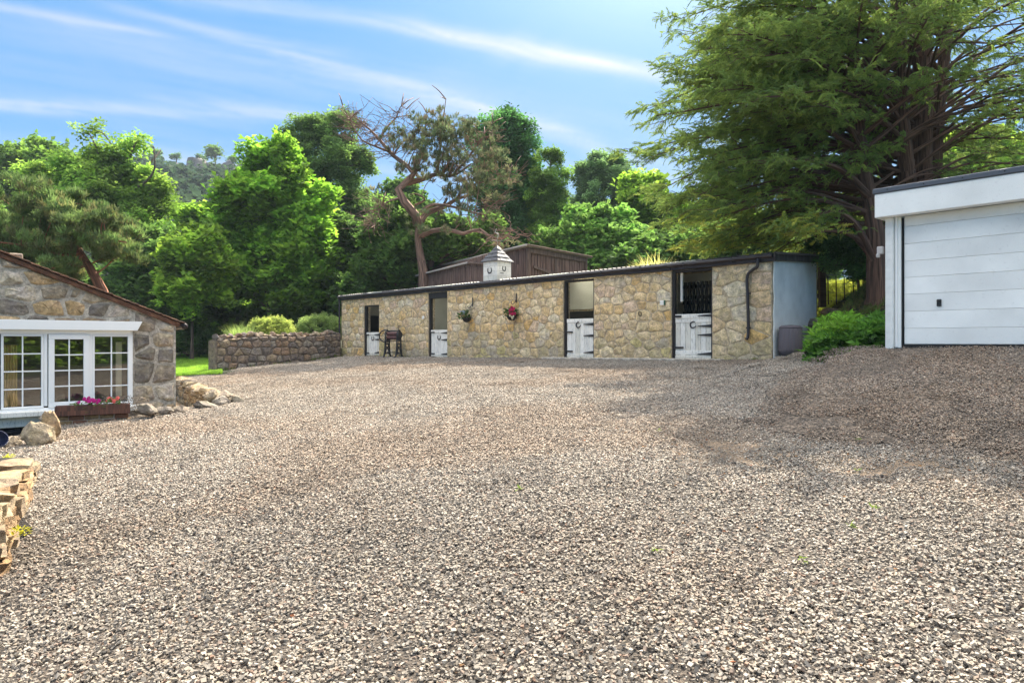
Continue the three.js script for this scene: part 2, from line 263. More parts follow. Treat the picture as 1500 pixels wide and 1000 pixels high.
const lin = (r, g, b) => new THREE.Color().setRGB(r, g, b);
const std = (c, o = {}) => new THREE.MeshStandardMaterial({ color: Array.isArray(c) ? lin(...c) : c, roughness: 0.9, ...o });
const stoneMat = (c, k = 1.8, b = 0.012) => std(c.map((x, i) => x * [2.0, 1.97, 1.92][i]), { map: rep(T.stone, k), bumpMap: rep(T.stoneB, k * 1.3), bumpScale: b, roughness: 0.95 });
const M = {
  buff: [[0.60, 0.46, 0.26], [0.59, 0.41, 0.18], [0.62, 0.51, 0.33], [0.56, 0.46, 0.29], [0.53, 0.46, 0.34], [0.60, 0.46, 0.29], [0.56, 0.41, 0.21], [0.63, 0.50, 0.30], [0.60, 0.47, 0.27], [0.61, 0.49, 0.30], [0.60, 0.54, 0.41], [0.58, 0.45, 0.33], [0.66, 0.56, 0.38]].map((c) => stoneMat(c)),
  damp: [[0.46, 0.39, 0.24], [0.46, 0.40, 0.20], [0.42, 0.37, 0.28], [0.50, 0.40, 0.24]].map((c) => stoneMat(c)),
  grey: [[0.29, 0.25, 0.20], [0.40, 0.34, 0.26], [0.20, 0.18, 0.155], [0.42, 0.31, 0.18], [0.50, 0.45, 0.38], [0.32, 0.24, 0.16]].map((c) => stoneMat(c, 1.8, 0.03)),
  dark: [[0.20, 0.165, 0.145], [0.25, 0.20, 0.16], [0.165, 0.145, 0.135], [0.28, 0.20, 0.14], [0.26, 0.235, 0.205], [0.31, 0.25, 0.18]].map((c) => stoneMat(c, 1.8, 0.035)),
  rock: [[0.33, 0.28, 0.20], [0.27, 0.23, 0.18], [0.36, 0.27, 0.17], [0.22, 0.20, 0.17]].map((c) => stoneMat(c, 2.2, 0.045)),
  drys: [[0.27, 0.185, 0.10], [0.23, 0.18, 0.12], [0.28, 0.22, 0.14], [0.21, 0.135, 0.07]].map((c) => stoneMat(c, 2.2, 0.02)),
  mortarBuff: std([0.95, 0.77, 0.53], { map: rep(T.mortar, 1.5), bumpMap: rep(T.stoneB, 3), bumpScale: 0.012 }),
  mortarGrey: std([0.88, 0.80, 0.69], { map: rep(T.mortar, 1.5), bumpMap: rep(T.stoneB, 3), bumpScale: 0.015 }),
  mortarDark: std([0.27, 0.22, 0.18], { map: rep(T.mortar, 1.5), bumpMap: rep(T.stoneB, 3), bumpScale: 0.015 }),
  ironBlack: std([0.018, 0.018, 0.02], { roughness: 0.55, bumpMap: rep(T.fine, 4), bumpScale: 0.001 }),
  darkPaint: std([0.03, 0.022, 0.026], { roughness: 0.6, map: rep(T.wood, 1, 1), bumpMap: rep(T.woodB, 1, 1), bumpScale: 0.003 }),
  darkTrim: std([0.045, 0.028, 0.032], { roughness: 0.55, map: rep(T.wood, 0.4, 2), bumpMap: rep(T.woodB, 1), bumpScale: 0.002 }),
  gutter: std([0.03, 0.024, 0.027], { roughness: 0.4 }),
  tin: std([0.17, 0.15, 0.145], { roughness: 0.55, map: rep(T.render, 2) }),
  whiteBoard: std([0.90, 0.89, 0.86], { roughness: 0.6, map: rep(T.paint, 2), bumpMap: rep(T.woodB, 2), bumpScale: 0.002 }),
  whitewash: std([0.62, 0.58, 0.52], { roughness: 0.95, map: rep(T.render, 0.6), bumpMap: rep(T.fine, 1), bumpScale: 0.006 }),
  black: std([0.012, 0.012, 0.013], { roughness: 0.8 }),
  paleRender: std([0.97, 0.98, 0.95], { roughness: 0.95, map: rep(T.render, 0.8), bumpMap: rep(T.fine, 2), bumpScale: 0.006 }),
  shedWood: std([0.46, 0.285, 0.235], { map: rep(T.wood, 1, 0.6), bumpMap: rep(T.woodB, 1), bumpScale: 0.006 }),
  shedTrim: std([0.40, 0.27, 0.22], { map: rep(T.wood, 1, 0.6), bumpMap: rep(T.woodB, 1), bumpScale: 0.004 }),
  shedRoof: std([0.5, 0.43, 0.38], { roughness: 0.7, map: rep(T.render, 1) }),
  slate: std([0.16, 0.165, 0.185], { roughness: 0.55, map: rep(T.slate, 3), bumpMap: rep(T.fine, 3), bumpScale: 0.004 }),
  upvc: std([0.88, 0.87, 0.85], { roughness: 0.35, bumpMap: rep(T.fine, 2), bumpScale: 0.0006 }),
  garageWhite: std([0.97, 0.955, 0.92], { roughness: 0.5, map: rep(T.render, 0.45), bumpMap: rep(T.woodB, 1, 4), bumpScale: 0.0012 }),
  garageWall: std([0.88, 0.87, 0.84], { roughness: 0.9, map: rep(T.render, 2.4), bumpMap: rep(T.fine, 2), bumpScale: 0.006 }),
  roofTrim: std([0.075, 0.085, 0.105], { roughness: 0.5 }),
  terracotta: std([0.25, 0.115, 0.065], { map: rep(T.stone, 3), bumpMap: rep(T.stoneB, 3), bumpScale: 0.006 }),
  brick: std([0.33, 0.15, 0.085], { map: rep(T.stone, 4), bumpMap: rep(T.stoneB, 4), bumpScale: 0.006 }),
  brickBuff: std([0.42, 0.29, 0.15], { map: rep(T.stone, 4), bumpMap: rep(T.stoneB, 4), bumpScale: 0.006 }),
  brickDark: std([0.035, 0.033, 0.04], { map: rep(T.stone, 4), bumpMap: rep(T.stoneB, 4), bumpScale: 0.004 }),
  planter: std([0.26, 0.10, 0.06], { roughness: 0.65, map: rep(T.wood, 1, 1), bumpMap: rep(T.woodB, 1), bumpScale: 0.002 }),
  soil: std([0.05, 0.035, 0.025], { map: rep(T.earth, 2), bumpMap: rep(T.gritB, 2), bumpScale: 0.03 }),
  binPlastic: std([0.13, 0.11, 0.12], { roughness: 0.6 }),
  bark: std([0.27, 0.20, 0.16], { map: rep(T.bark, 1, 0.6), bumpMap: rep(T.barkB, 1, 0.6), bumpScale: 0.03 }),
  barkGrey: std([0.30, 0.26, 0.22], { map: rep(T.bark, 1, 0.6), bumpMap: rep(T.barkB, 1, 0.6), bumpScale: 0.03 }),
  barkPine: std([0.52, 0.34, 0.27], { map: rep(T.bark, 1, 0.5), bumpMap: rep(T.barkB, 1, 0.5), bumpScale: 0.03 }),
  barkRed: std([0.62, 0.27, 0.16], { map: rep(T.bark, 1, 0.5), bumpMap: rep(T.barkB, 1, 0.5), bumpScale: 0.03 }),
  barkCypress: std([0.30, 0.18, 0.135], { map: rep(T.bark, 1.4, 0.35), bumpMap: rep(T.barkB, 1.4, 0.35), bumpScale: 0.05 }),
  leaf: new THREE.MeshPhysicalMaterial({ color: 0xffffff, roughness: 1, transmission: 0.55, thickness: 0, specularIntensity: 0.25, side: THREE.DoubleSide }),
  needle: new THREE.MeshPhysicalMaterial({ color: 0xffffff, roughness: 1, transmission: 0.4, thickness: 0, specularIntensity: 0.25, side: THREE.DoubleSide }),
  glass: new THREE.MeshPhysicalMaterial({ color: 0xffffff, roughness: 0.0, transmission: 1, thickness: 0, ior: 2.1 }),
  gravelStone: std([1, 1, 1], { vertexColors: true, roughness: 0.85 }),
};
const M_CLEAR = new THREE.MeshPhysicalMaterial({ color: lin(0.85, 0.87, 0.82), roughness: 1, transmission: 0.85, thickness: 0 });
const M_DOOR = [[0.94, 0.92, 0.88], [0.89, 0.87, 0.83], [0.80, 0.77, 0.70]].map((c) => std(c, { roughness: 0.65, map: rep(T.paint, 1.3, 1), bumpMap: rep(T.woodB, 1.5), bumpScale: 0.003 }));
const leafMat = (c) => new THREE.MeshPhysicalMaterial({ color: lin(...c), roughness: 1, transmission: 0.4, thickness: 0, specularIntensity: 0.3, side: THREE.DoubleSide });
// ---------- the lie of the land ----------
const F_ST = (() => { const t = 17.96; return frame(6 - 0.725 * t, 0.88, 15.8 + 0.685 * t, 0.725, -0.685); })();   // stable front, left end
const F_GA = (() => { const f = frame(5.96, 1.41, 10.5, 0.66, -0.75), s = f.x(1291); return frame(5.96 + f.e[0] * s, 1.41, 10.5 + f.e[1] * s, 0.66, -0.75); })();   // garage front, left corner
const F_CO = frame(-8.35 - 1.5, 0.0, 11.13 - 1.34, 0.746, 0.666);             // cottage front; its right corner comes at CO_L
const CO_L = F_CO.x(257);
const F_GW = frame(-10.0, 0.47, 23.1, 3.05, 4.95);                            // garden wall, near end
const F_LW = frame(-5.5, 0, 13.35, -4.3, 6.65);                               // low wall beside the path
const ST_L = F_ST.x(1131);
const local = (f, x, d) => { const rx = x - f.o[0], rd = d - f.o[2]; return [rx * f.e[0] + rd * f.e[1], -(rd * f.e[0] - rx * f.e[1])]; };   // along, towards the viewer
function plane0(x, d) { const xx = Math.max(-14, Math.min(10, x)), dd = Math.min(d, 32); return 0.054 * xx + 0.0447 * dd + Math.max(0, d - 32) * 0.03; }
const inPoly = (poly, x, y) => { let r = false; for (let i = 0, j = poly.length - 1; i < poly.length; j = i++) { const [a, b] = poly[i], [c, e] = poly[j]; if ((b > y) !== (e > y) && x < ((c - a) * (y - b)) / (e - b) + a) r = !r; } return r; };
const WELL = [[-7.15, 9.75], [-7.45, 10.7], [-7.75, 11.35], [-6.75, 12.12], [-6.2, 12.45], [-5.62, 13.2], [-6.6, 14.9], [-10.0, 20.2], [-12, 19], [-8, 12.6], [-12, 9.5], [-9, 8.5]];
function H(x, d) {
  let h = plane0(x, d);
  const [sx, sz] = local(F_ST, x, d), [gx, gz] = local(F_GA, x, d);
  const right = sstep(4, ST_L - 1, sx);
  const behind = sstep(3.2, 6.0, -sz) * lerp(0.25, 1, right);
  const bankR = sstep(ST_L + 0.15, ST_L + 1.2, sx) * sstep(2.6, 7.2, -gz);
  h += 1.75 * Math.max(behind, bankR) + sstep(14, 60, -sz) * 2.2 * right;
  h += 0.16 * sstep(ST_L + 0.1, ST_L + 0.9, sx) * (1 - bankR) * sstep(-1.2, 0.6, -gz);
  // behind and beside the garage the ground comes up to its floor
  h = lerp(h, Math.max(h, 1.36), sstep(0.2, -0.8, gz) * sstep(-0.5, 0.15, gx));
  // dip of the sunken path and window well
  if (x < -5 && d < 21 && d > 8) { if (inPoly(WELL, x, d)) h -= 0.55; }
  h += (fbm(x * 0.35, d * 0.35, 201, 3) - 0.5) * 0.10 + (fbm(x * 1.4, d * 1.4, 202, 2) - 0.5) * 0.03;
  return h;
}
function normalAt(x, d) { const e = 0.12, a = (H(x + e, d) - H(x - e, d)) / (2 * e), b = (H(x, d + e) - H(x, d - e)) / (2 * e); return V(-a, 1, b).normalize(); }
// ramp in front of the garage
const RAMP_P = 4.35;
function rampEdge(p) { return lerp(-0.5, 0.35, sstep(0, RAMP_P, p)); }
function rampH(q, p) {
  const w = F_GA.world(q, 0, p), g = H(w.x, -w.z), lip = H(F_GA.world(q, 0, RAMP_P).x, -F_GA.world(q, 0, RAMP_P).z) + 0.018;
  const t = Math.min(1, Math.max(0, p / RAMP_P)), top = lerp(1.40, lip, t * (0.82 + 0.18 * t));
  const e = rampEdge(p), side = sstep(e - lerp(0.95, 0.25, t), e + lerp(0.25, 0.12, t), q);
  return Math.max(g - 0.08, lerp(g - 0.1, top, side)) + (fbm(q * 1.3, p * 1.3, 211, 3) - 0.5) * 0.035;
}
function sheet(x0, x1, nx, d0, d1, nd, hgt, keep, power = 1) {
  const pos = [], uv = [], idx = [], id = [];
  for (let j = 0; j <= nd; j++) for (let i = 0; i <= nx; i++) { const x = lerp(x0, x1, i / nx), d = lerp(d0, d1, Math.pow(j / nd, power)); pos.push(x, hgt(x, d), -d); uv.push(x, d); id.push(keep ? keep(x, d) : 1); }
  const w = nx + 1;
  for (let j = 0; j < nd; j++) for (let i = 0; i < nx; i++) { const a = j * w + i, b = a + 1, c = a + w, e = c + 1; if (id[a] + id[b] + id[c] + id[e] < 3) continue; idx.push(a, b, c, b, e, c); }
  const g = new THREE.BufferGeometry(); g.setAttribute('position', new THREE.Float32BufferAttribute(pos, 3)); g.setAttribute('uv', new THREE.Float32BufferAttribute(uv, 2)); g.setIndex(idx); g.computeVertexNormals();
  return g;
}
const M_LAWN = std([0.13, 0.18, 0.045], { map: rep(T.earth, 0.7), bumpMap: rep(T.gritB, 2), bumpScale: 0.03 });
const M_YARD = std([1, 1, 1], { vertexColors: true, map: rep(T.grit, 1.3), bumpMap: rep(T.gritB, 1.3), bumpScale: 0.02 });
const M_RAMP = std([0.36, 0.29, 0.235], { map: rep(T.grit, 0.47), bumpMap: rep(T.gritB, 1.1), bumpScale: 0.025 });
const inYard = (x, d) => {
  const [sx, sz] = local(F_ST, x, d), [wx, wz] = local(F_GW, x, d), [lx, lz] = local(F_LW, x, d);
  if (sz < 0.02 && sx < ST_L + 0.3) return 0;
  if (sx > ST_L + 0.2 && sz < 0.4) { const [gx, gz] = local(F_GA, x, d); if (gz < 2.2 && sz < 0.4) return 0; }
  if (wz < 0.25 && wx > -0.2) return 0;
  if (d > 20.6 && x < -9.0 && wx < 0.4) return 0;
  if (lx > -0.2 && lz < 0.1 && d < 21 && x < -5.2) return 0;
  if (inPoly(WELL, x, d)) return 0;
  if (d > 4.35 && d < 11 && x < -5.2 - (d - 7.6) * 0.7 - 0.5) return 0;
  return 1;
};
struct('terrain', mergeGeometries([sheet(-13, 14, 180, 0.6, 34, 220, (x, d) => H(x, d)), sheet(-13, 14, 20, -40, 0.6, 24, (x, d) => H(x, d) - 0.0)]), M_LAWN);
struct('field', mergeGeometries([sheet(-160, 160, 80, 34, 420, 60, (x, d) => H(x, d), null, 1.7), sheet(-160, -13, 40, -40, 34, 30, (x, d) => H(x, d)), sheet(14, 160, 40, -40, 34, 30, (x, d) => H(x, d))]), M_LAWN);
// trodden, sandier ground along the ramp and towards the stables
function bareAt(x, d) { const [q0, p0] = local(F_GA, x, d); return Math.min(1, Math.max(sstep(0.9, 0.0, Math.abs(p0 - 5.1) / 1.5) * sstep(-3, 0.5, q0) * 0.75, sstep(11.5, 15, d) * 0.3, sstep(0.56, 0.72, fbm(x * 0.32 + 5, d * 0.32, 231, 3)) * 0.4 * sstep(5, 9, d))); }
{
  const g = sheet(-9.5, 12, 190, 0.8, 29, 240, (x, d) => H(x, d) + 0.012, inYard), p = g.attributes.position, col = new Float32Array(p.count * 3);
  for (let i = 0; i < p.count; i++) { const t = Math.min(1, bareAt(p.getX(i), -p.getZ(i)) * 1.3 + 0.1 * fbm(p.getX(i) * 2, p.getZ(i) * 2, 240, 2)); col[i * 3] = lerp(0.115, 0.46, t); col[i * 3 + 1] = lerp(0.095, 0.345, t); col[i * 3 + 2] = lerp(0.08, 0.245, t); }  // dark base puts shade between the chippings into the colour; paler where trodden
  g.setAttribute('color', new THREE.BufferAttribute(col, 3)); struct('gravel_yard', g, M_YARD);
}
{ // ramp: a grid in the garage's own axes with a broken lip
  const pos = [], uv = [], idx = [], nq = 70, np = 60, q0 = -1.7, q1 = 5.5;
  for (let j = 0; j <= np + 1; j++) for (let i = 0; i <= nq; i++) {
    const q = lerp(q0, q1, i / nq), edge = RAMP_P + (fbm(q * 1.5, 3.3, 221, 4) - 0.5) * 0.7, p = lerp(-0.12, edge, Math.min(1, j / np)), w = F_GA.world(q, 0, p);
    pos.push(w.x, rampH(q, p) - (j > np ? 0.3 : 0), w.z + (j > np ? 0.05 : 0)); uv.push(q, p + (j > np ? 0.3 : 0));
  }
  const w = nq + 1; for (let j = 0; j <= np; j++) for (let i = 0; i < nq; i++) { const a = j * w + i; idx.push(a, a + w, a + 1, a + 1, a + w, a + w + 1); }
  const g = new THREE.BufferGeometry(); g.setAttribute('position', new THREE.Float32BufferAttribute(pos, 3)); g.setAttribute('uv', new THREE.Float32BufferAttribute(uv, 2)); g.setIndex(idx);
  const t = toCreasedNormals(g, 0.7); t.computeBoundingBox();
  struct('driveway_ramp', t, M_RAMP);
}
{ // sandy path that runs down beside the cottage
  const g = new THREE.BufferGeometry(), pos = [], idx = [], uv = [];
  const a = [[-5.75, 13.1], [-7.0, 12.3]], b = [[-10.3, 20.0], [-11.5, 19.2]];
  for (let j = 0; j <= 12; j++) for (let i = 0; i <= 4; i++) { const t = j / 12, s = i / 4, x = lerp(lerp(a[0][0], a[1][0], s), lerp(b[0][0], b[1][0], s), t), d = lerp(lerp(a[0][1], a[1][1], s), lerp(b[0][1], b[1][1], s), t); pos.push(x, plane0(x, d) - 0.33, -d); uv.push(x, d); }
  for (let j = 0; j < 12; j++) for (let i = 0; i < 4; i++) { const k = j * 5 + i; idx.push(k, k + 5, k + 1, k + 1, k + 5, k + 6); }
  g.setAttribute('position', new THREE.Float32BufferAttribute(pos, 3)); g.setAttribute('uv', new THREE.Float32BufferAttribute(uv, 2)); g.setIndex(idx.reverse()); g.computeVertexNormals();
  struct('path', g, std([0.45, 0.33, 0.22], { map: rep(T.earth, 1), bumpMap: rep(T.gritB, 1), bumpScale: 0.01 }));
}

// ---------- loose chippings: discs of single stones, laid over each other with their own turn ----------
function gravelPatch(seed, n, rad, rMean) {
  const R = rng(seed), pos = [], col = [], base = new THREE.BoxGeometry(1.25, 1.25, 1.25).toNonIndexed().attributes.position;
  const cols = [[0.29, 0.262, 0.235], [0.235, 0.212, 0.188], [0.20, 0.178, 0.158], [0.145, 0.13, 0.118], [0.07, 0.066, 0.063], [0.22, 0.168, 0.14], [0.26, 0.22, 0.175], [0.37, 0.34, 0.305], [0.16, 0.102, 0.075]], wt = [0.22, 0.46, 0.66, 0.77, 0.82, 0.89, 0.94, 0.98, 1];
  const q = new THREE.Quaternion(), e = new THREE.Euler(), v = V();
  for (let i = 0; i < n; i++) {
    const a = R() * 6.283, r = rad * Math.sqrt(R()), s = rMean * Math.exp((R() - 0.5) * 0.95), k = R(), c = cols[wt.findIndex((x) => k <= x)], f = 0.8 + R() * 0.45;
    const sx = s * (1 + R() * 0.5), sy = s * (0.5 + R() * 0.35), sz = s * (0.75 + R() * 0.4), y = s * (0.1 + R() * R() * 2.4), sd = Math.floor(R() * 1e6), hv = {};
    e.set((R() - 0.5) * 1.1, R() * 6.28, (R() - 0.5) * 1.1); q.setFromEuler(e);
    for (let j = 0; j < base.count; j++) {
      v.fromBufferAttribute(base, j);
      const key = Math.round(v.x * 50) * 10007 + Math.round(v.y * 50) * 101 + Math.round(v.z * 50), m = hv[key] ??= 0.55 + hash2(key & 0xffff, sd & 0xffff, 7) * 0.75;
      v.multiplyScalar(m); v.set(v.x * sx, v.y * sy, v.z * sz).applyQuaternion(q);
      pos.push(Math.cos(a) * r + v.x, y + v.y, Math.sin(a) * r + v.z); col.push(c[0] * f, c[1] * f, c[2] * f);
    }
  }
  const g = new THREE.BufferGeometry(); g.setAttribute('position', new THREE.Float32BufferAttribute(pos, 3)); g.setAttribute('color', new THREE.Float32BufferAttribute(col, 3)); g.computeVertexNormals();
  return g;
}
{
  const NV = 7, near = Array.from({ length: NV }, (_, i) => gravelPatch(300 + i, 1350, 0.42, 0.0081)), mats = Array.from({ length: NV }, () => []), fineG = gravelPatch(333, 620, 0.42, 0.0062), fineL = [];
  const R = rng(77), q = new THREE.Quaternion(), q2 = new THREE.Quaternion(), up = V(0, 1, 0), sp = 0.47;
  for (let d = 1.6; d < 29; d += sp) for (let x = -10.5; x < 12; x += sp) {
    const X = x + (R() - 0.5) * 0.3, D = d + (R() - 0.5) * 0.3; const k = R(), ang = R() * 6.28, big = R(), tone = R();
    if (Math.abs(X) > D * 0.79 + 0.9) continue;
    const [q0, p0] = local(F_GA, X, D);
    const onRamp = p0 > 0.1 && p0 < RAMP_P - 0.02 && q0 > rampEdge(p0) - 0.5;
    if (!onRamp && !inYard(X, D)) continue;
    q.setFromUnitVectors(up, onRamp ? V(F_GA.e[1] * 0.2, 1, F_GA.e[0] * 0.2).normalize() : normalAt(X, D)); q2.setFromAxisAngle(up, ang); q.multiply(q2);
    const y = onRamp ? rampH(q0, p0) : H(X, D) + 0.01;
    // trodden, sandier ground towards the ramp and the stables
    const bare = bareAt(X, D);
    const wear = sstep(0.45, 0.7, fbm(X * 0.5, D * 0.5, 232, 3)), t = (0.85 + tone * 0.22) * lerp(0.97, 1.42, sstep(4, 9.5, D)), c = [t * lerp(1.045, 0.95, wear), t * lerp(1.0, 0.84, wear), t * lerp(0.91, 0.71, wear)];  // chippings paler with distance: a brighter mid yard put into their colour
    const m = new THREE.Matrix4();
    if (onRamp && k >= 0.3) for (let j = 0; j < 3; j++) c[j] *= [0.86, 0.80, 0.76][j];
    if (onRamp || k < bare) { if (!onRamp || k < 0.5) fineL.push([m.compose(V(X, y - 0.004, -D), q, V(1, 1, 1)), onRamp ? [0.85 * t, 0.76 * t, 0.68 * t] : c]); if (!onRamp && k < bare * 0.5) continue; if (onRamp && k < 0.3) continue; }
    mats[Math.floor(big * NV)].push([m.compose(V(X, y, -D), q, V(1, 1, 1)), c]);
  }
  const build2 = (g, list) => { const im = new THREE.InstancedMesh(g, M.leaf, list.length); list.forEach(([m, c], i) => { im.setMatrixAt(i, m); im.setColorAt(i, lin(...c)); }); return im; };
  const build = (g, list) => { const im = new THREE.InstancedMesh(g, M.gravelStone, list.length); list.forEach(([m, c], i) => { im.setMatrixAt(i, m); im.setColorAt(i, lin(...c)); }); return im; };
  const gravel = new THREE.Group(); gravel.name = 'loose_gravel'; scene.add(gravel);
  tag(gravel, 'loose grey and buff stone chippings spread over the whole yard', null, null, 'stuff');
  mats.forEach((list, i) => { const im = shade(build(near[i], list)); im.name = 'chippings'; im.userData.kind = 'stuff'; gravel.add(im); });
  { // brown fallen leaves and bits of bark, most below the conifer and along the left wall
    const lg = new THREE.BufferGeometry(); lg.setAttribute('position', new THREE.Float32BufferAttribute([0, 0, 0, -0.4, 0.12, 0.5, 0, 0.05, 1, 0, 0, 0, 0, 0.05, 1, 0.4, 0.14, 0.5], 3)); lg.computeVertexNormals();
    const LL = [], e = new THREE.Euler();
    for (let i = 0; i < 1500; i++) { const D = 2.6 + Math.pow(R(), 0.8) * 12, px = R() < 0.6 ? 900 + R() * 620 : -20 + R() * 1500, X = (px - 750) / 1000 * D; if (fbm(X * 0.9, D * 0.9, 261, 3) < 0.5 || (!inYard(X, D))) continue; const [q0, p0] = local(F_GA, X, D), rr = p0 > 0 && p0 < RAMP_P && q0 > rampEdge(p0), s = 0.012 + R() * 0.022; e.set((R() - 0.5) * 0.9, R() * 6.28, (R() - 0.5) * 0.9); q.setFromEuler(e); const k = 0.6 + R() * 0.8; LL.push([new THREE.Matrix4().compose(V(X, (rr ? rampH(q0, p0) : H(X, D) + 0.012) + 0.012, -D), q, V(s, s, s)), [[0.24 * k, 0.085 * k, 0.035 * k], [0.16 * k, 0.09 * k, 0.045 * k], [0.30 * k, 0.15 * k, 0.05 * k]][i % 3]]); }
    const im = shade(build2(lg, LL)); im.name = 'leaf_litter'; im.userData.kind = 'stuff'; gravel.add(im);
  }
  const im = shade(build(fineG, fineL)); im.name = 'grit'; im.userData.kind = 'stuff'; gravel.add(im);
}
// ---------- stable block ----------
function horseshoe(r, thick, turn) {
  const pts = []; for (let i = 0; i <= 16; i++) { const a = lerp(-2.35, 2.35, i / 16) - Math.PI / 2, k = 1 + 0.12 * Math.cos(a * 2 + 0); pts.push(V(Math.cos(a) * r * 0.86, Math.sin(a) * r * 1.08 * k, 0)); }
  const rad = pts.map((_, i) => thick * lerp(0.75, 1.15, Math.sin(i / 16 * Math.PI)));
  return triUV(tube(pts, rad, 6)).scale(1, 1, 0.55).rotateZ(turn);
}
function strap(len, h0, h1, dir) { return prism(dir > 0 ? [[0, -h0 / 2], [len, -h1 / 2], [len + 0.02, 0], [len, h1 / 2], [0, h0 / 2]] : [[0, h0 / 2], [-len, h1 / 2], [-len - 0.02, 0], [-len, -h1 / 2], [0, -h0 / 2]], 0.012, 0.002); }
function rubbleWall(parent, f, poly, depth, sx, sy, jit, seed, mats, dampMats, mortar, opt = {}) {   // a wall part with its stones
  const w = part('stone_wall', triUV(prism(poly, depth).translate(0, 0, -depth)), mortar, parent), R = rng(seed * 7 + 3);
  for (const c of rubbleCells(poly, sx, sy, jit, seed, opt.vary ?? 0.6)) {
    const s = stoneGeo(c, opt.proud ?? 0.012, opt.joint ?? 0.022, R, opt.bulge ?? 0.012); if (!s) continue;
    const lowY = opt.dampTo ? 1 - sstep(opt.dampTo * 0.4, opt.dampTo, s.cy - opt.base) : 0, list = dampMats && R() < lowY * 0.75 ? dampMats : mats;
    part('stone', s.g, list[Math.floor(R() * list.length)], w);
  }
  return w;
}
const stable = thing('stable_block', 'long low buff stone stable block with four white half doors and corrugated roof', 'stables', F_ST.pos, F_ST.turn);
const DOORS = [
  { l: 533, r: 555, top: 447, dt: 486.5, bot: 521, dl: 535, dr: 554 }, { l: 627.5, r: 655, top: 436.5, dt: 483, bot: 524, dl: 629.5, dr: 654 },
  { l: 825.5, r: 870, top: 416, dt: 466.5, bot: 525.5, dl: 828.5, dr: 868 }, { l: 984, r: 1043.5, top: 404, dt: 459.5, bot: 528.5, dl: 987.5, dr: 1041 }];
const sx_ = (px) => F_ST.x(px), roofLo = (x) => 2.30 + 0.165 * x / ST_L, gY = (x) => 0.15 * x / ST_L;      // underside of the fascia, ground line
{
  const xs = [0, ...DOORS.flatMap((d) => [sx_(d.l), sx_(d.r)]), ST_L];
  for (let i = 0; i < 5; i++) {
    const a = xs[2 * i], b = xs[2 * i + 1], poly = [[a, gY(a) - 0.15], [b, gY(b) - 0.15], [b, roofLo(b)], [a, roofLo(a)]];
    const last = i === 4;
    rubbleWall(stable, F_ST, poly, 0.3, last ? 0.46 : 0.33, last ? 0.30 : 0.235, last ? 0.32 : 0.75, 500 + i, M.buff, M.damp, M.mortarBuff, { dampTo: 0.9, base: gY(a), vary: 1.9, joint: 0.012, proud: 0.009, bulge: 0.014 });
  }
  // lintels over the two left openings
  for (const k of [0, 1]) { const d = DOORS[k], a = sx_(d.l), b = sx_(d.r), y = F_ST.y((d.l + d.r) / 2, d.top), t = roofLo(a); if (k === 0) part('stone_lintel', box(b - a + 0.004, t - y - 0.01, 0.29, (a + b) / 2, (t + y) / 2, -0.15, 0.006), M.buff[5], stable); else part('lintel', box(b - a, Math.max(0.06, t - y), 0.2, (a + b) / 2, (t + y) / 2, -0.12), M.darkPaint, stable); }
  const DEPTH = 2.75, back = [];
  // side wall at the right end: rendered, two sheets with a joint, ragged where it meets the stone
  const sideTop = (z) => roofLo(ST_L) + 0.02 - z * 0.075;
  for (const [z0, z1, nm] of [[-0.06, -1.35, 0], [-1.365, -DEPTH, 1]]) {
    const pts = []; const R = rng(41 + nm), n = nm ? 1 : 12;
    for (let k = 0; k <= n; k++) { const y = lerp(gY(ST_L) - 0.2, sideTop(z0), k / n); pts.push([z0 + (nm ? 0 : -0.03 + 0.07 * (R() - 0.2)), y]); }
    const low = nm ? [[z1 + 0.12, 0.25], [z1, 0.75]] : [];
    const poly = [...pts, [z1, sideTop(z1)], ...(nm ? low.reverse() : [[z1, gY(ST_L) - 0.2]])];
    const g = prism(poly.map(([z, y]) => [-z, y]), 0.03, 0.004).rotateY(Math.PI / 2).translate(ST_L + 0.001, 0, 0);
    part('render_panel', triUV(g), M.paleRender, stable);
  }
  part('end_wall', triUV(box(0.28, 2.5, DEPTH - 0.31, ST_L - 0.142, 1.2, -DEPTH / 2 - 0.155, 0.01)), M.mortarBuff, stable);
  part('end_wall', triUV(box(0.28, 2.4, DEPTH - 0.31, 0.142, 1.1, -DEPTH / 2 - 0.155, 0.01)), M.mortarBuff, stable);
  part('back_wall', triUV(prism([[0, -0.1], [ST_L, -0.1], [ST_L, roofLo(ST_L) + 0.385], [0, roofLo(0) + 0.385]], 0.15).translate(0, 0, -DEPTH - 0.15)), M.mortarBuff, stable);
  part('floor_slab', triUV(box(ST_L - 0.1, 0.2, DEPTH - 0.02, ST_L / 2, -0.01, -DEPTH / 2 - 0.03, 0.01)), M.mortarGrey, stable);
  // linings: whitewashed above, black below
  const lining = (a, b, h, name) => { part('whitewashed_wall', box(b - a, 2.62 - h, 0.03, (a + b) / 2, h + (2.62 - h) / 2, -DEPTH + 0.02, 0.002), M.whitewash, stable); if (h > 0.2) part('black_dado', box(b - a, h - 0.15, 0.04, (a + b) / 2, 0.09 + (h - 0.15) / 2, -DEPTH + 0.03, 0.002), M.black, stable); };
  lining(0.3, sx_(590), 1.72); lining(sx_(590) + 0.12, sx_(740), 0.3); lining(sx_(740) + 0.12, sx_(905), 1.7); lining(sx_(905) + 0.12, ST_L - 0.3, 0.2);
  for (const px of [590, 740, 905]) part('partition_wall', box(0.1, 2.3, DEPTH - 0.1, sx_(px) + 0.06, 1.2, -DEPTH / 2 - 0.03, 0.004), M.whitewash, stable);
  part('black_dado', box(0.02, 1.6, DEPTH - 0.2, sx_(740) + 0.124, 0.89, -DEPTH / 2 - 0.05, 0.002), M.black, stable);
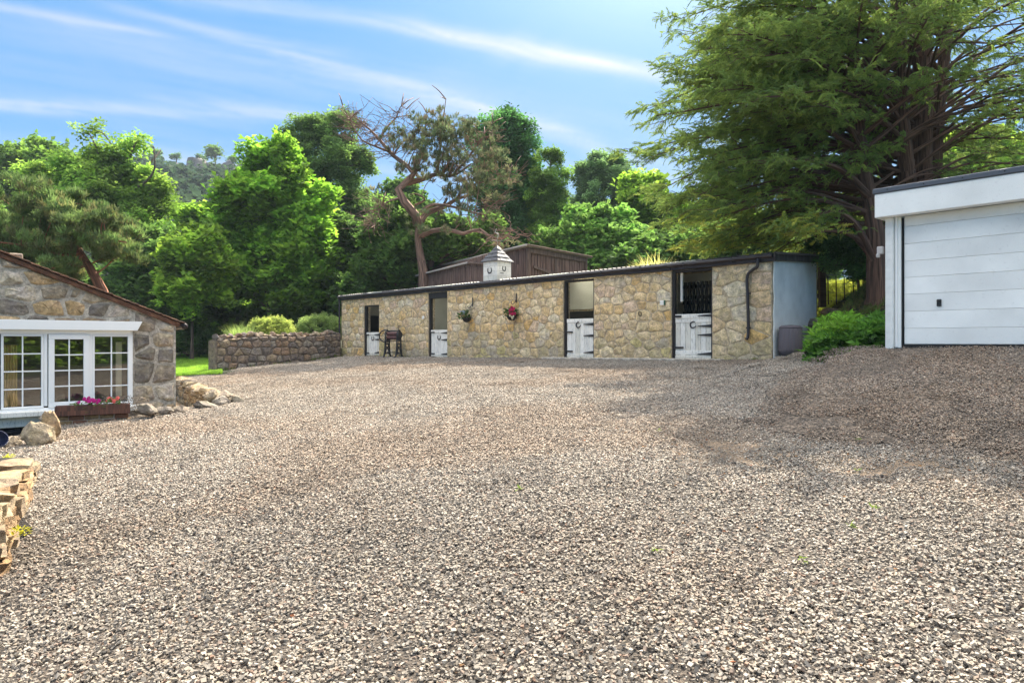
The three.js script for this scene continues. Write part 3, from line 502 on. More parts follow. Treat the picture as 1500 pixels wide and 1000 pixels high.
  part('black_dado', box(0.02, 1.62, DEPTH - 0.4, 0.296, 0.9, -DEPTH / 2 - 0.15, 0.002), M.black, stable);
  part('whitewashed_wall', box(0.016, 0.8, DEPTH - 0.4, 0.294, 2.115, -DEPTH / 2 - 0.15, 0.002), M.whitewash, stable);
  // roof: corrugated sheets, each its own piece; clear ones, added and unseen, let light into the boxes
  const sheets = 18, ov = 0.088;
  for (let i = 0; i < sheets; i++) {
    const a = -0.15 + (ST_L + 0.3) * i / sheets, b = -0.15 + (ST_L + 0.3) * (i + 1) / sheets + 0.05, n = Math.round((b - a) / 0.0125), pos = [], idx = [], uv = [];
    for (let s = 0; s < 2; s++) for (let j = 0; j < 2; j++) for (let k = 0; k <= n; k++) { const x = lerp(a, b, k / n), z = j ? -DEPTH - 0.15 : ov, y = roofLo(x) + 0.181 + 0.03 * Math.sin((x / 0.15) * 6.283) + (j ? 0.215 : 0) + (i % 2) * 0.003 - s * 0.004; pos.push(x, y, z); uv.push(x, z); }
    const w = n + 1, q = (A, B, C, D) => idx.push(A, B, C, A, C, D);
    for (let k = 0; k < n; k++) { q(k, k + 1, w + k + 1, w + k); const o = 2 * w; q(o + k, o + w + k, o + w + k + 1, o + k + 1); q(k, o + k, o + k + 1, k + 1); q(w + k, w + k + 1, o + w + k + 1, o + w + k); }
    const g = new THREE.BufferGeometry(); g.setAttribute('position', new THREE.Float32BufferAttribute(pos, 3)); g.setAttribute('uv', new THREE.Float32BufferAttribute(uv, 2)); g.setIndex(idx); g.computeVertexNormals();
    const clear = [2, 5, 6, 10, 11, 15].includes(i);
    part(clear ? 'added_clear_sheet' : 'roof_sheet', toCreasedNormals(g, 0.9), clear ? M_CLEAR : M.tin, stable);
  }
  // fascia in lengths, gutter slope board
  for (const [a, b] of [[-0.12, sx_(655)], [sx_(655) + 0.006, sx_(870)], [sx_(870) + 0.006, sx_(985)], [sx_(985) + 0.006, ST_L + 0.12]]) {
    const A = V(a, roofLo(a) + 0.095, 0.075), B = V(b, roofLo(b) + 0.095, 0.075);
    part('fascia_board', beam(A, B, 0.03, 0.19, 0.004), M.darkTrim, stable);
  }
  part('end_fascia', beam(V(ST_L + 0.1, roofLo(ST_L) + 0.10, 0.09), V(ST_L + 0.1, roofLo(ST_L) + 0.29, -DEPTH - 0.14), 0.035, 0.16, 0.004), std([0.22, 0.20, 0.19], { map: rep(T.wood, 1) }), stable);
  const gut = smoothLine([V(-0.1, roofLo(0) + 0.125, 0.13), V(ST_L + 0.06, roofLo(ST_L) + 0.125, 0.13)], 12);
  part('gutter', triUV(tube(gut, gut.map(() => 0.042), 10)), M.gutter, stable);
  for (let i = 0; i < 14; i++) { const x = 0.5 + i * 1.27; part('gutter_bracket', box(0.02, 0.11, 0.05, x, roofLo(x) + 0.115, 0.155, 0.003), M.gutter, stable); }
  // drainpipe at the right end, with its two bends, and a straight one at the left end
  const dy = (px, py) => F_ST.y(px, py), px1 = sx_(1098), yB = dy(1098, 497);
  const dp = smoothLine([V(sx_(1114), roofLo(ST_L) + 0.08, 0.14), V(sx_(1113), dy(1113, 391), 0.13), V(sx_(1105), dy(1105, 396), 0.1), V(px1, dy(1098, 403), 0.085), V(px1, dy(1098, 440), 0.085), V(px1, yB + 0.06, 0.085), V(px1 - 0.02, yB, 0.12)], 40);
  const pipe = part('downpipe', triUV(tube(dp, dp.map(() => 0.037), 10)), M.gutter, stable);
  for (const py of [430, 480]) part('pipe_clip', box(0.11, 0.035, 0.05, px1, dy(1098, py), 0.06, 0.004), M.gutter, pipe);
  const dp2 = [V(-0.03, roofLo(0) + 0.1, 0.09), V(-0.03, 1.0, 0.08), V(-0.03, 0.02, 0.08)];
  part('downpipe', triUV(tube(dp2, [0.034, 0.034, 0.034], 10)), M.gutter, stable);
  // concrete kerb along the foot
  const kr = (a, b) => part('step', beam(V(a, gY(a) + 0.0, 0.1), V(b, gY(b) + 0.0, 0.1), 0.26, 0.12, 0.02), M.mortarGrey, stable);
  kr(sx_(800), sx_(1062));
}
DOORS.forEach((d, k) => {
  const a = sx_(d.l), b = sx_(d.r), da = sx_(d.dl), db = sx_(d.dr), y0 = F_ST.y(d.dr, d.bot) + 0.0, y1 = F_ST.y((d.dl + d.dr) / 2, d.dt), yt = k === 0 ? F_ST.y(d.l, d.top) : roofLo(a) - (k === 1 ? 0.02 : 0);
  const fr = part('door_frame', merge([box(da - a, yt + 0.1, 0.11, (a + da) / 2, (yt - 0.1) / 2, -0.09), box(b - db, yt + 0.1, 0.11, (b + db) / 2, (yt - 0.1) / 2, -0.09), box(db - da, 0.06, 0.11, (da + db) / 2, yt - 0.03, -0.09)]), M.darkPaint, stable);
  
  // the half door: planks, ledges, iron
  const W = db - da - 0.016, Hh = y1 - y0, door = thingDoor(k, da + 0.008, y0, W, Hh);
  function thingDoor(k, x, y, w, h) {
    const g = new THREE.Group(); g.name = 'stable_door'; g.position.set(x, y, -0.075); stable.add(g);
    const n = [5, 5, 6, 7][k], R = rng(60 + k);
    for (let i = 0; i < n; i++) part('plank', box(w / n - 0.006, h - 0.10 - R() * 0.012, 0.026, (i + 0.5) * w / n, h / 2 - 0.045 + R() * 0.006, R() * 0.003, 0.005, R() * 9, R() * 9), M_DOOR[Math.floor(R() * 3)], g);
    part('top_rail', box(w, 0.11, 0.04, w / 2, h - 0.056, 0.01, 0.006, k * 2.2), M_DOOR[0], g);
    if (k === 3) { part('ledge', box(w, 0.10, 0.034, w / 2, h - 0.168, 0.008, 0.006, 3), M_DOOR[1], g); part('ledge', box(w, 0.1, 0.034, w / 2, 0.07, 0.012, 0.006, 5), M_DOOR[2], g); part('ledge', box(w, 0.1, 0.032, w / 2, 0.2, 0.008, 0.006, 5), M_DOOR[0], g); }
    else part('ledge', box(w, 0.1, 0.034, w / 2, 0.07, 0.01, 0.006, 5), M_DOOR[2], g);
    const Y = (py) => F_ST.y((d.dl + d.dr) / 2, py) - y;
    const right = [[490, 497, 516], [487.5, 497.5, 518], [475, 491.5, 515.5], [459.5, 477.5, 490.5, 517.5]][k], left = [[490, 517], [486.5, 518], [486, 514.5], [509]][k];
    for (const py of right) part('strap_hinge', strap(w * (k === 3 ? 0.36 : 0.36), 0.075, 0.02, -1).rotateZ(py > 500 ? -0.05 * -1 : 0.0).translate(w + 0.01, Y(py) + (k === 3 && py < 465 ? -0.05 : 0), 0.03), M.ironBlack, g);
    for (const py of left) part('bolt', box(w * (k === 3 ? 0.26 : 0.24), 0.045, 0.03, w * 0.13 - 0.02, Y(py), 0.036, 0.004), M.ironBlack, g);
    if (k === 3) { part('bolt', box(0.17, 0.06, 0.03, 0.1, h - 0.055, 0.045, 0.004), M.ironBlack, g); }
    const hx = [0.5, 0.5, 0.45, 0.515][k], hy = [495, 493.5, 475.5, 475.5][k];
    const hs = horseshoe(0.085, 0.017, [0, 0, -Math.PI / 2 + 0.6, -Math.PI / 2 + 0.35][k] * -1 * -1);
    part('horseshoe', hs.translate(hx * w, Y(hy), 0.035), M.ironBlack, g);
    return g;
  }
});
{ // what shows inside the right-hand box: a slatted divider, a pale post, dark boards
  const x0 = sx_(984) - 0.35, z = -1.35, bars = [];
  for (let i = 0; i < 12; i++) bars.push(box(0.085, 2.2, 0.03, x0 + i * 0.125, 1.15, z, 0.003));
  for (const y of [0.5, 0.95, 1.28, 1.42, 1.68, 1.83, 2.12]) bars.push(box(1.6, y < 1.3 ? 0.12 : 0.09, 0.03, x0 + 0.7, y, z - 0.031, 0.003));
  part('slatted_divider', merge(bars), M.black, stable);
  part('pale_post', box(0.06, 0.75, 0.05, sx_(992), 2.02, -0.24, 0.004), M.whiteBoard, stable);
  part('dark_boards', box(1.1, 2.2, 0.03, sx_(1040) + 0.45, 1.15, -1.9, 0.003), M.darkTrim, stable);
  // iron ring and a round lamp on the wall
  const t = triUV(new THREE.TorusGeometry(0.055, 0.009, 6, 16)); part('tether_ring', t.scale(0.85, 1.1, 1).rotateX(0.25).translate(sx_(939), F_ST.y(939, 459.5), 0.045), M.ironBlack, stable);
  const lampX = sx_(971.5), lampY = F_ST.y(971.5, 443.5);
  const lamp = part('alarm_box', box(0.12, 0.13, 0.06, lampX, lampY, 0.045, 0.012), M.whiteBoard, stable);
  part('green_side', box(0.018, 0.12, 0.055, lampX + 0.069, lampY, 0.043, 0.004), std([0.10, 0.22, 0.14]), lamp);
  const disc = triUV(new THREE.CylinderGeometry(0.06, 0.065, 0.03, 16).rotateX(Math.PI / 2)); part('white_disc', disc.translate(sx_(620.5), F_ST.y(620.5, 465), 0.03), M.whiteBoard, stable);
}
{ // the little white roof turret with horseshoes and a weather vane
  const s = 0.66, x = sx_(718) - s / 2 + 0.03, z = -0.30 - s / 2, yb = roofLo(x) + 0.24, tur = thing('roof_turret', 'small white boarded turret with pointed slate roof and two horseshoes on the stable roof', 'turret', F_ST.world(x, yb, z).toArray(), F_ST.turn);
  for (let i = 0; i < 4; i++) {
    const h = 0.165, y = 0.02 + i * 0.158 + h / 2 - 0.01;
    for (const [dx, dz, w, t] of [[0, s / 2, s, 0], [s / 2, 0, s - 0.04, 1], [0, -s / 2, s, 0], [-s / 2, 0, s - 0.04, 1]]) part('board', (t ? box(0.03, h - 0.012, w, dx - Math.sign(dx) * 0.015, y, dz, 0.004, i, dx) : box(w, h - 0.012, 0.03, dx, y, dz - Math.sign(dz) * 0.015, 0.004, i, dz)), i === 0 ? M_DOOR[2] : M_DOOR[i % 2], tur);
  }
  part('core', box(s - 0.08, 0.66, s - 0.08, 0, 0.31, 0), M.black, tur);
  const hs = horseshoe(0.1, 0.02, 0); part('horseshoe', hs.clone().translate(-0.02, 0.36, s / 2 + 0.012), M.ironBlack, tur); part('horseshoe', hs.clone().scale(0.85, 0.85, 1).rotateY(Math.PI / 2).translate(s / 2 + 0.012, 0.42, 0.02), M.ironBlack, tur);
  part('latch', box(0.01, 0.015, 0.16, s / 2 + 0.008, 0.26, 0.12, 0.002), M.ironBlack, tur);
  // hipped slate roof in courses of slates
  const R = rng(91), ap = 0.56, ov = s / 2 + 0.05, courses = 4;
  const roof = part('roof', triUV(new THREE.ConeGeometry(ov * 1.38, ap - 0.01, 4, 1).rotateY(Math.PI / 4).translate(0, 0.645 + ap / 2, 0).toNonIndexed()), M.slate, tur);
  for (let f = 0; f < 4; f++) for (let c = 0; c < courses; c++) {
    const y0 = c / courses, y1 = (c + 1.15) / courses, h0 = ov * (1 - y0) + 0.01, h1 = Math.max(0.004, ov * (1 - Math.min(1, y1))), n = Math.max(1, Math.round(h0 * 2 / 0.17));
    for (let i = 0; i < n; i++) {
      const u0 = i / n + 0.006, u1 = (i + 1) / n - 0.006, lift = 0.012 + R() * 0.006;
      const q = (hh, u, y, l) => V((u * 2 - 1) * hh, 0.65 + y * ap + l, hh + l), a = q(h0, u0, y0 - R() * 0.02, lift), b = q(h0, u1, y0 - R() * 0.02, lift), cc = q(h1, u1, Math.min(1, y1), 0.002), dd = q(h1, u0, Math.min(1, y1), 0.002);
      const lo = (v) => V(v.x, v.y - 0.012, v.z - 0.006), pts = [a, b, cc, dd, lo(a), lo(b)], g = new THREE.BufferGeometry();
      g.setAttribute('position', new THREE.Float32BufferAttribute(pts.flatMap((v) => [v.x, v.y, v.z]), 3)); g.setIndex([0, 1, 2, 0, 2, 3, 4, 5, 1, 4, 1, 0]);
      const m = part('slate', triUV(toCreasedNormals(g.rotateY(f * Math.PI / 2), 0.3), R() * 4, R() * 4), M.slate, roof);
    }
  }
  const rod = [], yy = 0.645 + ap; rod.push(triUV(tube([V(0, yy - 0.03, 0), V(0, yy + 0.5, 0)], [0.008, 0.006], 6)));
  for (const t of [0, 1]) rod.push(beam(t ? V(0, yy + 0.17, -0.33) : V(-0.33, yy + 0.17, 0), t ? V(0, yy + 0.17, 0.33) : V(0.33, yy + 0.17, 0), 0.008, 0.008, 0.001));
  const sc = smoothLine([V(0, yy + 0.27, 0), V(0.07, yy + 0.33, 0), V(0.03, yy + 0.4, 0), V(-0.06, yy + 0.43, 0), V(-0.09, yy + 0.52, 0), V(-0.02, yy + 0.56, 0)], 16); rod.push(triUV(tube(sc, sc.map(() => 0.012), 6)));
  part('weather_vane', merge(rod), std([0.25, 0.24, 0.21], { roughness: 0.5 }), tur);
}
// ---------- dark timber shed behind the stables ----------
{
  const C = P(774, 500, 27), D0 = 27;
  const fL = frame(C.x, 0.9, D0, 0.618, -1), fR = frame(C.x, 0.9, D0, 0.764, 1);         // two faces that meet at the near corner; fL runs towards the corner
  const shed = thing('timber_shed', 'long dark brown boarded shed with low pitched roof rising behind the stables', 'shed', [0, 0, 0]);
  const face = (f, xa, xb, ya, yb, y0, step, seed, z = 0) => {     // vertical boards between two tops
    const n = Math.max(1, Math.round((xb - xa) / step)), R = rng(seed), L = [];
    for (let i = 0; i < n; i++) { const x = lerp(xa, xb, (i + 0.5) / n), top = lerp(ya, yb, (i + 0.5) / n); L.push(box((xb - xa) / n - 0.028 - R() * 0.02, top - y0, 0.022, x, (top + y0) / 2, z + R() * 0.014, 0.003, R() * 9, R() * 9)); }
    return merge(L).rotateY(f.turn).translate(...f.pos);
  };
  const put = (name, g, m, f) => part(name, g.rotateY(f.turn).translate(...f.pos), m, shed);
  const xl = fL.x(642), topL = fL.y(642, 392), topC = EYE + 0.138 * D0 - 0.9, xr = fR.x(859), topR = fR.y(859, 377);
  const bd = part('board_cladding', face(fL, xl, 0, topL, topC, 0, 0.17, 1), M.shedWood, shed); bd.userData.kind = 'stuff';
  const bd2 = part('board_cladding', face(fR, 0, xr, topC, topR, 0, 0.2, 2), M.shedWood, shed); bd2.userData.kind = 'stuff';
  part('inner_wall', merge([prism([[xl, 0], [-0.03, 0], [-0.03, topC - 0.02], [xl, topL - 0.02]], 0.03).translate(0, 0, -0.06).rotateY(fL.turn).translate(...fL.pos), prism([[0.05, 0], [xr, 0], [xr, topR - 0.02], [0.05, topC - 0.03]], 0.03).translate(0, 0, -0.06).rotateY(fR.turn).translate(...fR.pos)]), M.black, shed);
  // rails and posts
  put('corner_post', box(0.14, topC, 0.14, 0, topC / 2, 0.0, 0.008), M.shedTrim, fL);
  put('rail', beam(V(fR.x(780), topC - 0.75, 0.05), V(fR.x(812), topC - 0.95, 0.05), 0.06, 0.1), M.shedTrim, fR);
  put('post', box(0.16, topC - 0.3, 0.07, fR.x(813), (topC - 0.3) / 2, 0.03), M.shedTrim, fR);
  put('post', box(0.16, topR, 0.09, xr - 0.08, topR / 2, 0.02), M.shedTrim, fR);
  put('top_rail', beam(V(0, topC - 0.12, 0.045), V(xr, topR - 0.12, 0.045), 0.05, 0.2), M.shedTrim, fR);
  // roof: a thin sheet sloping back from both eaves
  const A = fL.world(xl - 0.25, topL + 0.04, 0.18), B = fL.world(0.22, topC + 0.06, 0.2), Cc = fR.world(xr + 0.25, topR + 0.04, 0.15), Dd = A.clone().add(Cc).sub(B).add(V(0, 0.4, 0));
  const roofPts = [A, B, Cc, Dd], lo = roofPts.map((p) => p.clone().add(V(0, -0.05, 0))), g = new THREE.BufferGeometry();
  g.setAttribute('position', new THREE.Float32BufferAttribute([...roofPts, ...lo].flatMap((p) => p.toArray()), 3)); g.setIndex([0, 1, 2, 0, 2, 3, 4, 6, 5, 4, 7, 6, 0, 4, 5, 0, 5, 1, 1, 5, 6, 1, 6, 2, 2, 6, 7, 2, 7, 3, 3, 7, 4, 3, 4, 0]);
  part('roof', triUV(g.toNonIndexed()), M.shedRoof, shed);
  for (const [p, q] of [[A, B], [B, Cc]]) part('roof_edge', beam(p, q, 0.09, 0.06, 0.01), p === A ? M.shedRoof : M.shedWood, shed);
  // lean-to in front of the left face with its own pale roof edge
  const z1 = 1.7, xa = xl - 0.1, xm = fL.x(742), xb = fL.x(775), tA = fL.y(645, 408) - 0.1, tM = fL.y(742, 384) - 0.15, tB = tM - 0.22;
  const bd3 = part('board_cladding', face(fL, xa, xb, tA, (tM + tA) / 2 + 0.32, 0, 0.16, 3, z1), M.shedWood, shed); bd3.userData.kind = 'stuff';
  put('inner_wall', prism([[xa, 0], [xb, 0], [xb, tM - 0.1], [xa, tA - 0.03]], 0.03).translate(0, 0, z1 - 0.06), M.black, fL);
  put('roof_edge', beam(V(xa - 0.1, tA + 0.03, z1 + 0.1), V(xm, tM + 0.03, z1 + 0.1), 0.1, 0.07, 0.01), M.shedRoof, fL);
  put('roof_edge', beam(V(xm, tM + 0.03, z1 + 0.1), V(xb + 0.1, tB, z1 + 0.1), 0.1, 0.07, 0.01), M.shedTrim, fL);
  put('lean_to_roof', merge([beam(V(xa - 0.1, tA + 0.02, z1 / 2 + 0.05), V(xm, tM + 0.02, z1 / 2 + 0.05), z1, 0.03, 0.004)]), M.shedRoof, fL);
}

// ---------- garage ----------
{
  const f = F_GA, ga = thing('garage', 'white flat roofed garage with sectional up and over door beside the ramp', 'garage', f.pos, f.turn);
  const W = 3.3, Dp = 5.2, xP = f.x(1297), xF = f.x(1309), xD = f.x(1319), doorW = 2.32, top = f.y(1319, 318), fTop = f.y(1291, 286), sof = f.y(1291, 320.5);
  part('door_pillar', box(xF - xP + 0.0, sof + 0.3, 0.3, (xP + xF) / 2, (sof - 0.3) / 2, -0.15, 0.012), M.garageWall, ga);
  part('door_pillar', box(W - xD - doorW - 0.12, sof + 0.3, 0.3, (W + xD + doorW + 0.12) / 2, (sof - 0.3) / 2, -0.15, 0.012), M.garageWall, ga);
  const fr = part('door_frame', merge([box(xD - xF - 0.004, sof + 0.02, 0.09, (xF + xD) / 2, sof / 2, -0.09, 0.006), box(0.1, sof + 0.02, 0.09, xD + doorW + 0.06, sof / 2, -0.09, 0.006)]), M.garageWhite, ga);
  part('frame_bead', box(0.022, sof, 0.03, xF + 0.035, sof / 2, -0.035, 0.004), M.upvc, fr);
  part('door_seal', box(0.018, sof - 0.03, 0.05, xD + 0.006, sof / 2, -0.09, 0.002), M.black, ga);
  const door = new THREE.Group(); door.name = 'garage_door'; ga.add(door);
  const n = 8, ph = (sof - 0.05) / n;
  const rows = [508, 481, 456, 431, 406.3, 382.3, 356.8, 331.4, 318].map((py) => f.y(1320, py)); rows[0] = 0.05;
  for (let i = 0; i < 8; i++) { const y0 = rows[i], y1 = rows[i + 1] + (i === 7 ? 0.02 : 0); part('door_panel', box(doorW - 0.02, y1 - y0 - 0.0032, 0.04, xD + 0.02 + doorW / 2, (y0 + y1) / 2, -0.11, 0.0035, i * 1.3, i * 2.7), M.garageWhite, door); }
  part('door_core', box(doorW - 0.03, sof - 0.08, 0.02, xD + 0.02 + doorW / 2, sof / 2, -0.142, 0.002), std([0.75, 0.75, 0.75]), door);
  part('bottom_seal', box(doorW + 0.05, 0.05, 0.06, xD + doorW / 2, 0.022, -0.1, 0.006), M.black, door);
  const hx = f.x(1373.5), hy = f.y(1373.5, 443), h = part('door_handle', merge([box(0.062, 0.105, 0.02, hx, hy, -0.08, 0.01), box(0.05, 0.035, 0.05, hx, hy + 0.03, -0.06, 0.012), box(0.02, 0.03, 0.012, hx, hy - 0.03, -0.066, 0.004)]), std([0.015, 0.015, 0.016], { roughness: 0.35 }), door);
  // fascia box, roof trim with its screws, roof, walls
  part('fascia', box(W + 0.05, fTop - sof, 0.16, W / 2 - 0.02, (fTop + sof) / 2, 0.06, 0.012), M.garageWhite, ga);
  part('fascia_return', box(0.14, fTop - sof, Dp - 0.1, 0.025, (fTop + sof) / 2, -Dp / 2 - 0.03, 0.012), M.garageWhite, ga);
  const tr = part('roof_trim', box(W + 0.1, 0.085, 0.2, W / 2 - 0.02, fTop + 0.043, 0.058, 0.012), M.roofTrim, ga);
  for (let i = 0; i < 7; i++) part('screw', triUV(new THREE.CylinderGeometry(0.009, 0.009, 0.012, 8).rotateX(Math.PI / 2).translate(0.15 + i * 0.5, fTop + 0.045, 0.16)), M.black, tr);
  part('roof', box(W + 0.06, 0.06, Dp, W / 2, fTop + 0.03, -Dp / 2 - 0.045, 0.006), M.roofTrim, ga);
  part('side_wall', box(0.12, sof + 0.3, Dp - 0.3, 0.12, (sof - 0.3) / 2, -Dp / 2 - 0.15, 0.006), M.garageWall, ga);
  part('side_wall', box(0.12, sof + 0.3, Dp - 0.3, W - 0.08, (sof - 0.3) / 2, -Dp / 2 - 0.15, 0.006), M.garageWall, ga);
  part('back_wall', box(W, sof + 0.3, 0.12, W / 2, (sof - 0.3) / 2, -Dp - 0.06, 0.006), M.garageWall, ga);
  const w = f.world(-0.02, 0, 0);
  part('wall_lamp', merge([box(0.09, 0.12, 0.07, f.x(1290) - 0.02, f.y(1289, 366), -0.06, 0.01), box(0.05, 0.06, 0.05, f.x(1290) - 0.04, f.y(1289, 374), -0.02, 0.01)]), std([0.45, 0.42, 0.40]), ga);
}

// ---------- cottage ----------
{
  const f = F_CO, co = thing('stone_cottage', 'grey stone cottage gable with white multi pane windows and clay tile verge', 'cottage', f.pos, f.turn);
  const X = (px) => f.x(px), Y = (px, py) => f.y(px, py), L = X(257), yE = Y(257, 476), slope = (Y(0, 376) - yE) / (L - X(0)), yTop = (x) => yE + (L - x) * slope;
  const wl = X(-60), wr = X(193.5), wt = Y(193, 482), wb = Y(190, 592), base = Y(257, 640), ridge = X(-240), x0 = ridge;
  // stone wall: right pier, band over the window, below the sill dark brick
  rubbleWall(co, f, [[wr, base], [L, base], [L, yE], [wr, yTop(wr)]], 0.35, 0.46, 0.30, 0.5, 701, M.grey, null, M.mortarGrey, { proud: 0.012, joint: 0.05, bulge: 0.045, vary: 1.0 });
  rubbleWall(co, f, [[x0, wt], [wr, wt], [wr, yTop(wr)], [x0, yTop(x0)]], 0.35, 0.44, 0.22, 0.75, 702, M.grey, null, M.mortarGrey, { proud: 0.016, joint: 0.05, bulge: 0.035, vary: 0.9 });
  const Wl = local(f, 0, 0);
  part('side_wall', box(0.35, yE - base, 4.6, L - 0.176, (yE + base) / 2, -2.65, 0.01), M.mortarGrey, co);
  part('back_wall', box(L - x0 - 0.4, yE - base, 0.3, (L + x0) / 2 - 0.2, (yE + base) / 2, -4.8, 0.01), M.mortarGrey, co);
  // dark brick plinth in the window well
  const pl = part('plinth', box(wr - x0, 0.9, 0.26, (wr + x0) / 2, wb - 0.24 - 0.45, -0.2, 0.004), M.brickDark, co), R = rng(5);
  for (let r = 0; r < 6; r++) for (let i = 0; i < 11; i++) { const bx = X(-20) + i * 0.225 + (r % 2) * 0.11; if (bx > wr - 0.1) continue; part('brick', box(0.21, 0.062, 0.05, bx, wb - 0.27 - r * 0.075, -0.052, 0.005, R() * 5, R() * 5), M.brickDark, pl); }
  // verge: roof tiles seen on edge over a brick-red bedding
  const ang = Math.atan(slope);
  const ver = part('verge', beam(V(L + 0.05, yTop(L + 0.05) + 0.02, 0.03), V(x0, yTop(x0) + 0.02, 0.03), 0.075, 0.07, 0.008, V(0, 0, 1)), M.terracotta, co);
  const nT = 34; for (let i = 0; i < nT; i++) { const x = lerp(L + 0.02, x0, i / nT), R2 = rng(i + 60); part('roof_tile', box(0.27, 0.016, 0.33, 0, 0, 0, 0.004, R2() * 5, R2() * 5).rotateZ(-ang + 0.07 + (R2() - 0.5) * 0.03).translate(x, yTop(x) + 0.085 + R2() * 0.006, -0.08 + R2() * 0.02), i % 3 ? M.terracotta : std([0.19, 0.11, 0.08], { map: rep(T.stone, 3) }), ver); }
  part('roof', beam(V(L + 0.12, yTop(L + 0.12) + 0.07, -2.55), V(x0, yTop(x0) + 0.07, -2.55), 4.6, 0.05, 0.01), M.terracotta, co);
  part('ridge_flue', box(0.2, 0.12, 0.25, X(24), yTop(X(24)) + 0.12, -0.25, 0.02), std([0.45, 0.36, 0.28], { map: rep(T.stone, 3) }), co);
  const gut = [V(L + 0.14, yE - 0.02, 0.06), V(L + 0.14, yE - 0.06, -4.6)]; part('gutter', triUV(tube(gut, [0.06, 0.06], 10)), M.gutter, co);
  // window: canopy board, sill, frame, three casements with their panes
  const win = new THREE.Group(); win.name = 'window'; co.add(win);
  part('canopy_board', triUV(prism([[x0, wt - 0.03], [X(193) + 0.06, wt - 0.03], [X(193) + 0.14, wt + 0.135], [x0, wt + 0.135]], 0.13, 0.006)), M.upvc, win);
  const sillY = wb - 0.06; part('sill', box(X(205) - x0, 0.09, 0.24, (X(205) + x0) / 2, sillY, 0.06, 0.01), M.whiteBoard, win);
  part('apron', box(X(150) - x0, 0.17, 0.1, (X(150) + x0) / 2, sillY - 0.13, -0.01, 0.008), M.whiteBoard, win);
  const z = -0.02, fw = 0.07;
  part('window_frame', merge([box(wr - x0, fw, 0.09, (wr + x0) / 2, wt - fw / 2 - 0.03, z, 0.006), box(wr - x0, 0.05, 0.09, (wr + x0) / 2, wb - 0.005, z, 0.006), box(0.05, wt - wb, 0.09, wr - 0.025, (wt + wb) / 2, z, 0.006), ...[66, 132, -66].map((px) => box(0.05, wt - wb - 0.1, 0.084, X(px), (wt + wb) / 2, z, 0.006))]), M.upvc, win);
  const cas = [[-64, -2, 0], [0, 63.5, 0], [69.5, 130, 1], [134, 190, 0]];
  cas.forEach(([pa, pb, op], k) => {
    const a = X(pa) + 0.004, b = X(pb) - 0.004, y0 = wb + 0.022, y1 = wt - fw - 0.032, s = op ? 0.085 : 0.035, zz = op ? 0.02 : 0.0;
    part('casement', merge([box(b - a, s, 0.06, (a + b) / 2, y0 + s / 2, zz, 0.006), box(b - a, s, 0.06, (a + b) / 2, y1 - s / 2, zz, 0.006), box(s, y1 - y0 - 2 * s, 0.06, a + s / 2, (y0 + y1) / 2, zz, 0.006), box(s, y1 - y0 - 2 * s, 0.06, b - s / 2, (y0 + y1) / 2, zz, 0.006)]), M.upvc, win);
    const ia = a + s, ib = b - s, ya = y0 + s, yb = y1 - s;
    part('glazing_bar', merge([box(0.02, yb - ya, 0.03, (ia + ib) / 2, (ya + yb) / 2, zz + 0.004, 0.004), ...[1, 2, 3].map((i) => box(ib - ia, 0.02, 0.028, (ia + ib) / 2, lerp(ya, yb, i / 4), zz + 0.004, 0.004))]), M.upvc, win);
    for (let i = 0; i < 4; i++) for (let j = 0; j < 2; j++) { const g = new THREE.PlaneGeometry((ib - ia) / 2 - 0.02, (yb - ya) / 4 - 0.02).translate(lerp(ia, ib, (j + 0.5) / 2), lerp(ya, yb, (i + 0.5) / 4), zz - 0.004); part('pane', g, M.glass, win); }
  });
  // the room behind: dark floor and walls, a yellow curtain, a pale post
  const inn = std([0.16, 0.12, 0.085], { map: rep(T.render, 1) });
  part('room', merge([box(wr - x0, 0.05, 3.4, (wr + x0) / 2, wb - 0.45, -2.1), box(wr - x0, 0.05, 3.4, (wr + x0) / 2, wt + 0.2, -2.1), box(wr - x0, 2.2, 0.05, (wr + x0) / 2, (wt + wb) / 2, -3.5), box(0.05, 2.2, 3.2, wr + 0.02, (wt + wb) / 2, -2.0)]), inn, co);
  const cur = [], cx = X(8), cw = X(27) - X(8); for (let i = 0; i <= 24; i++) cur.push([i / 24 * cw, 0.035 * Math.sin(i * 1.15) + 0.012 * Math.sin(i * 2.7)]);
  const cg = new THREE.BufferGeometry(), cp = [], ci = []; for (const y of [wb + 0.05, wt - 0.28]) for (const [x, zz] of cur) cp.push(cx + x, y, -0.25 + zz); for (let i = 0; i < 24; i++) ci.push(i, i + 1, 25 + i, i + 1, 26 + i, 25 + i);
  cg.setAttribute('position', new THREE.Float32BufferAttribute(cp, 3)); cg.setIndex(ci); cg.computeVertexNormals(); part('curtain', triUV(cg), std([0.55, 0.40, 0.14]), co);
  part('inner_post', box(0.09, 1.0, 0.06, X(180), (wt + wb) / 2 - 0.05, -0.35), std([0.6, 0.52, 0.36]), co);
}

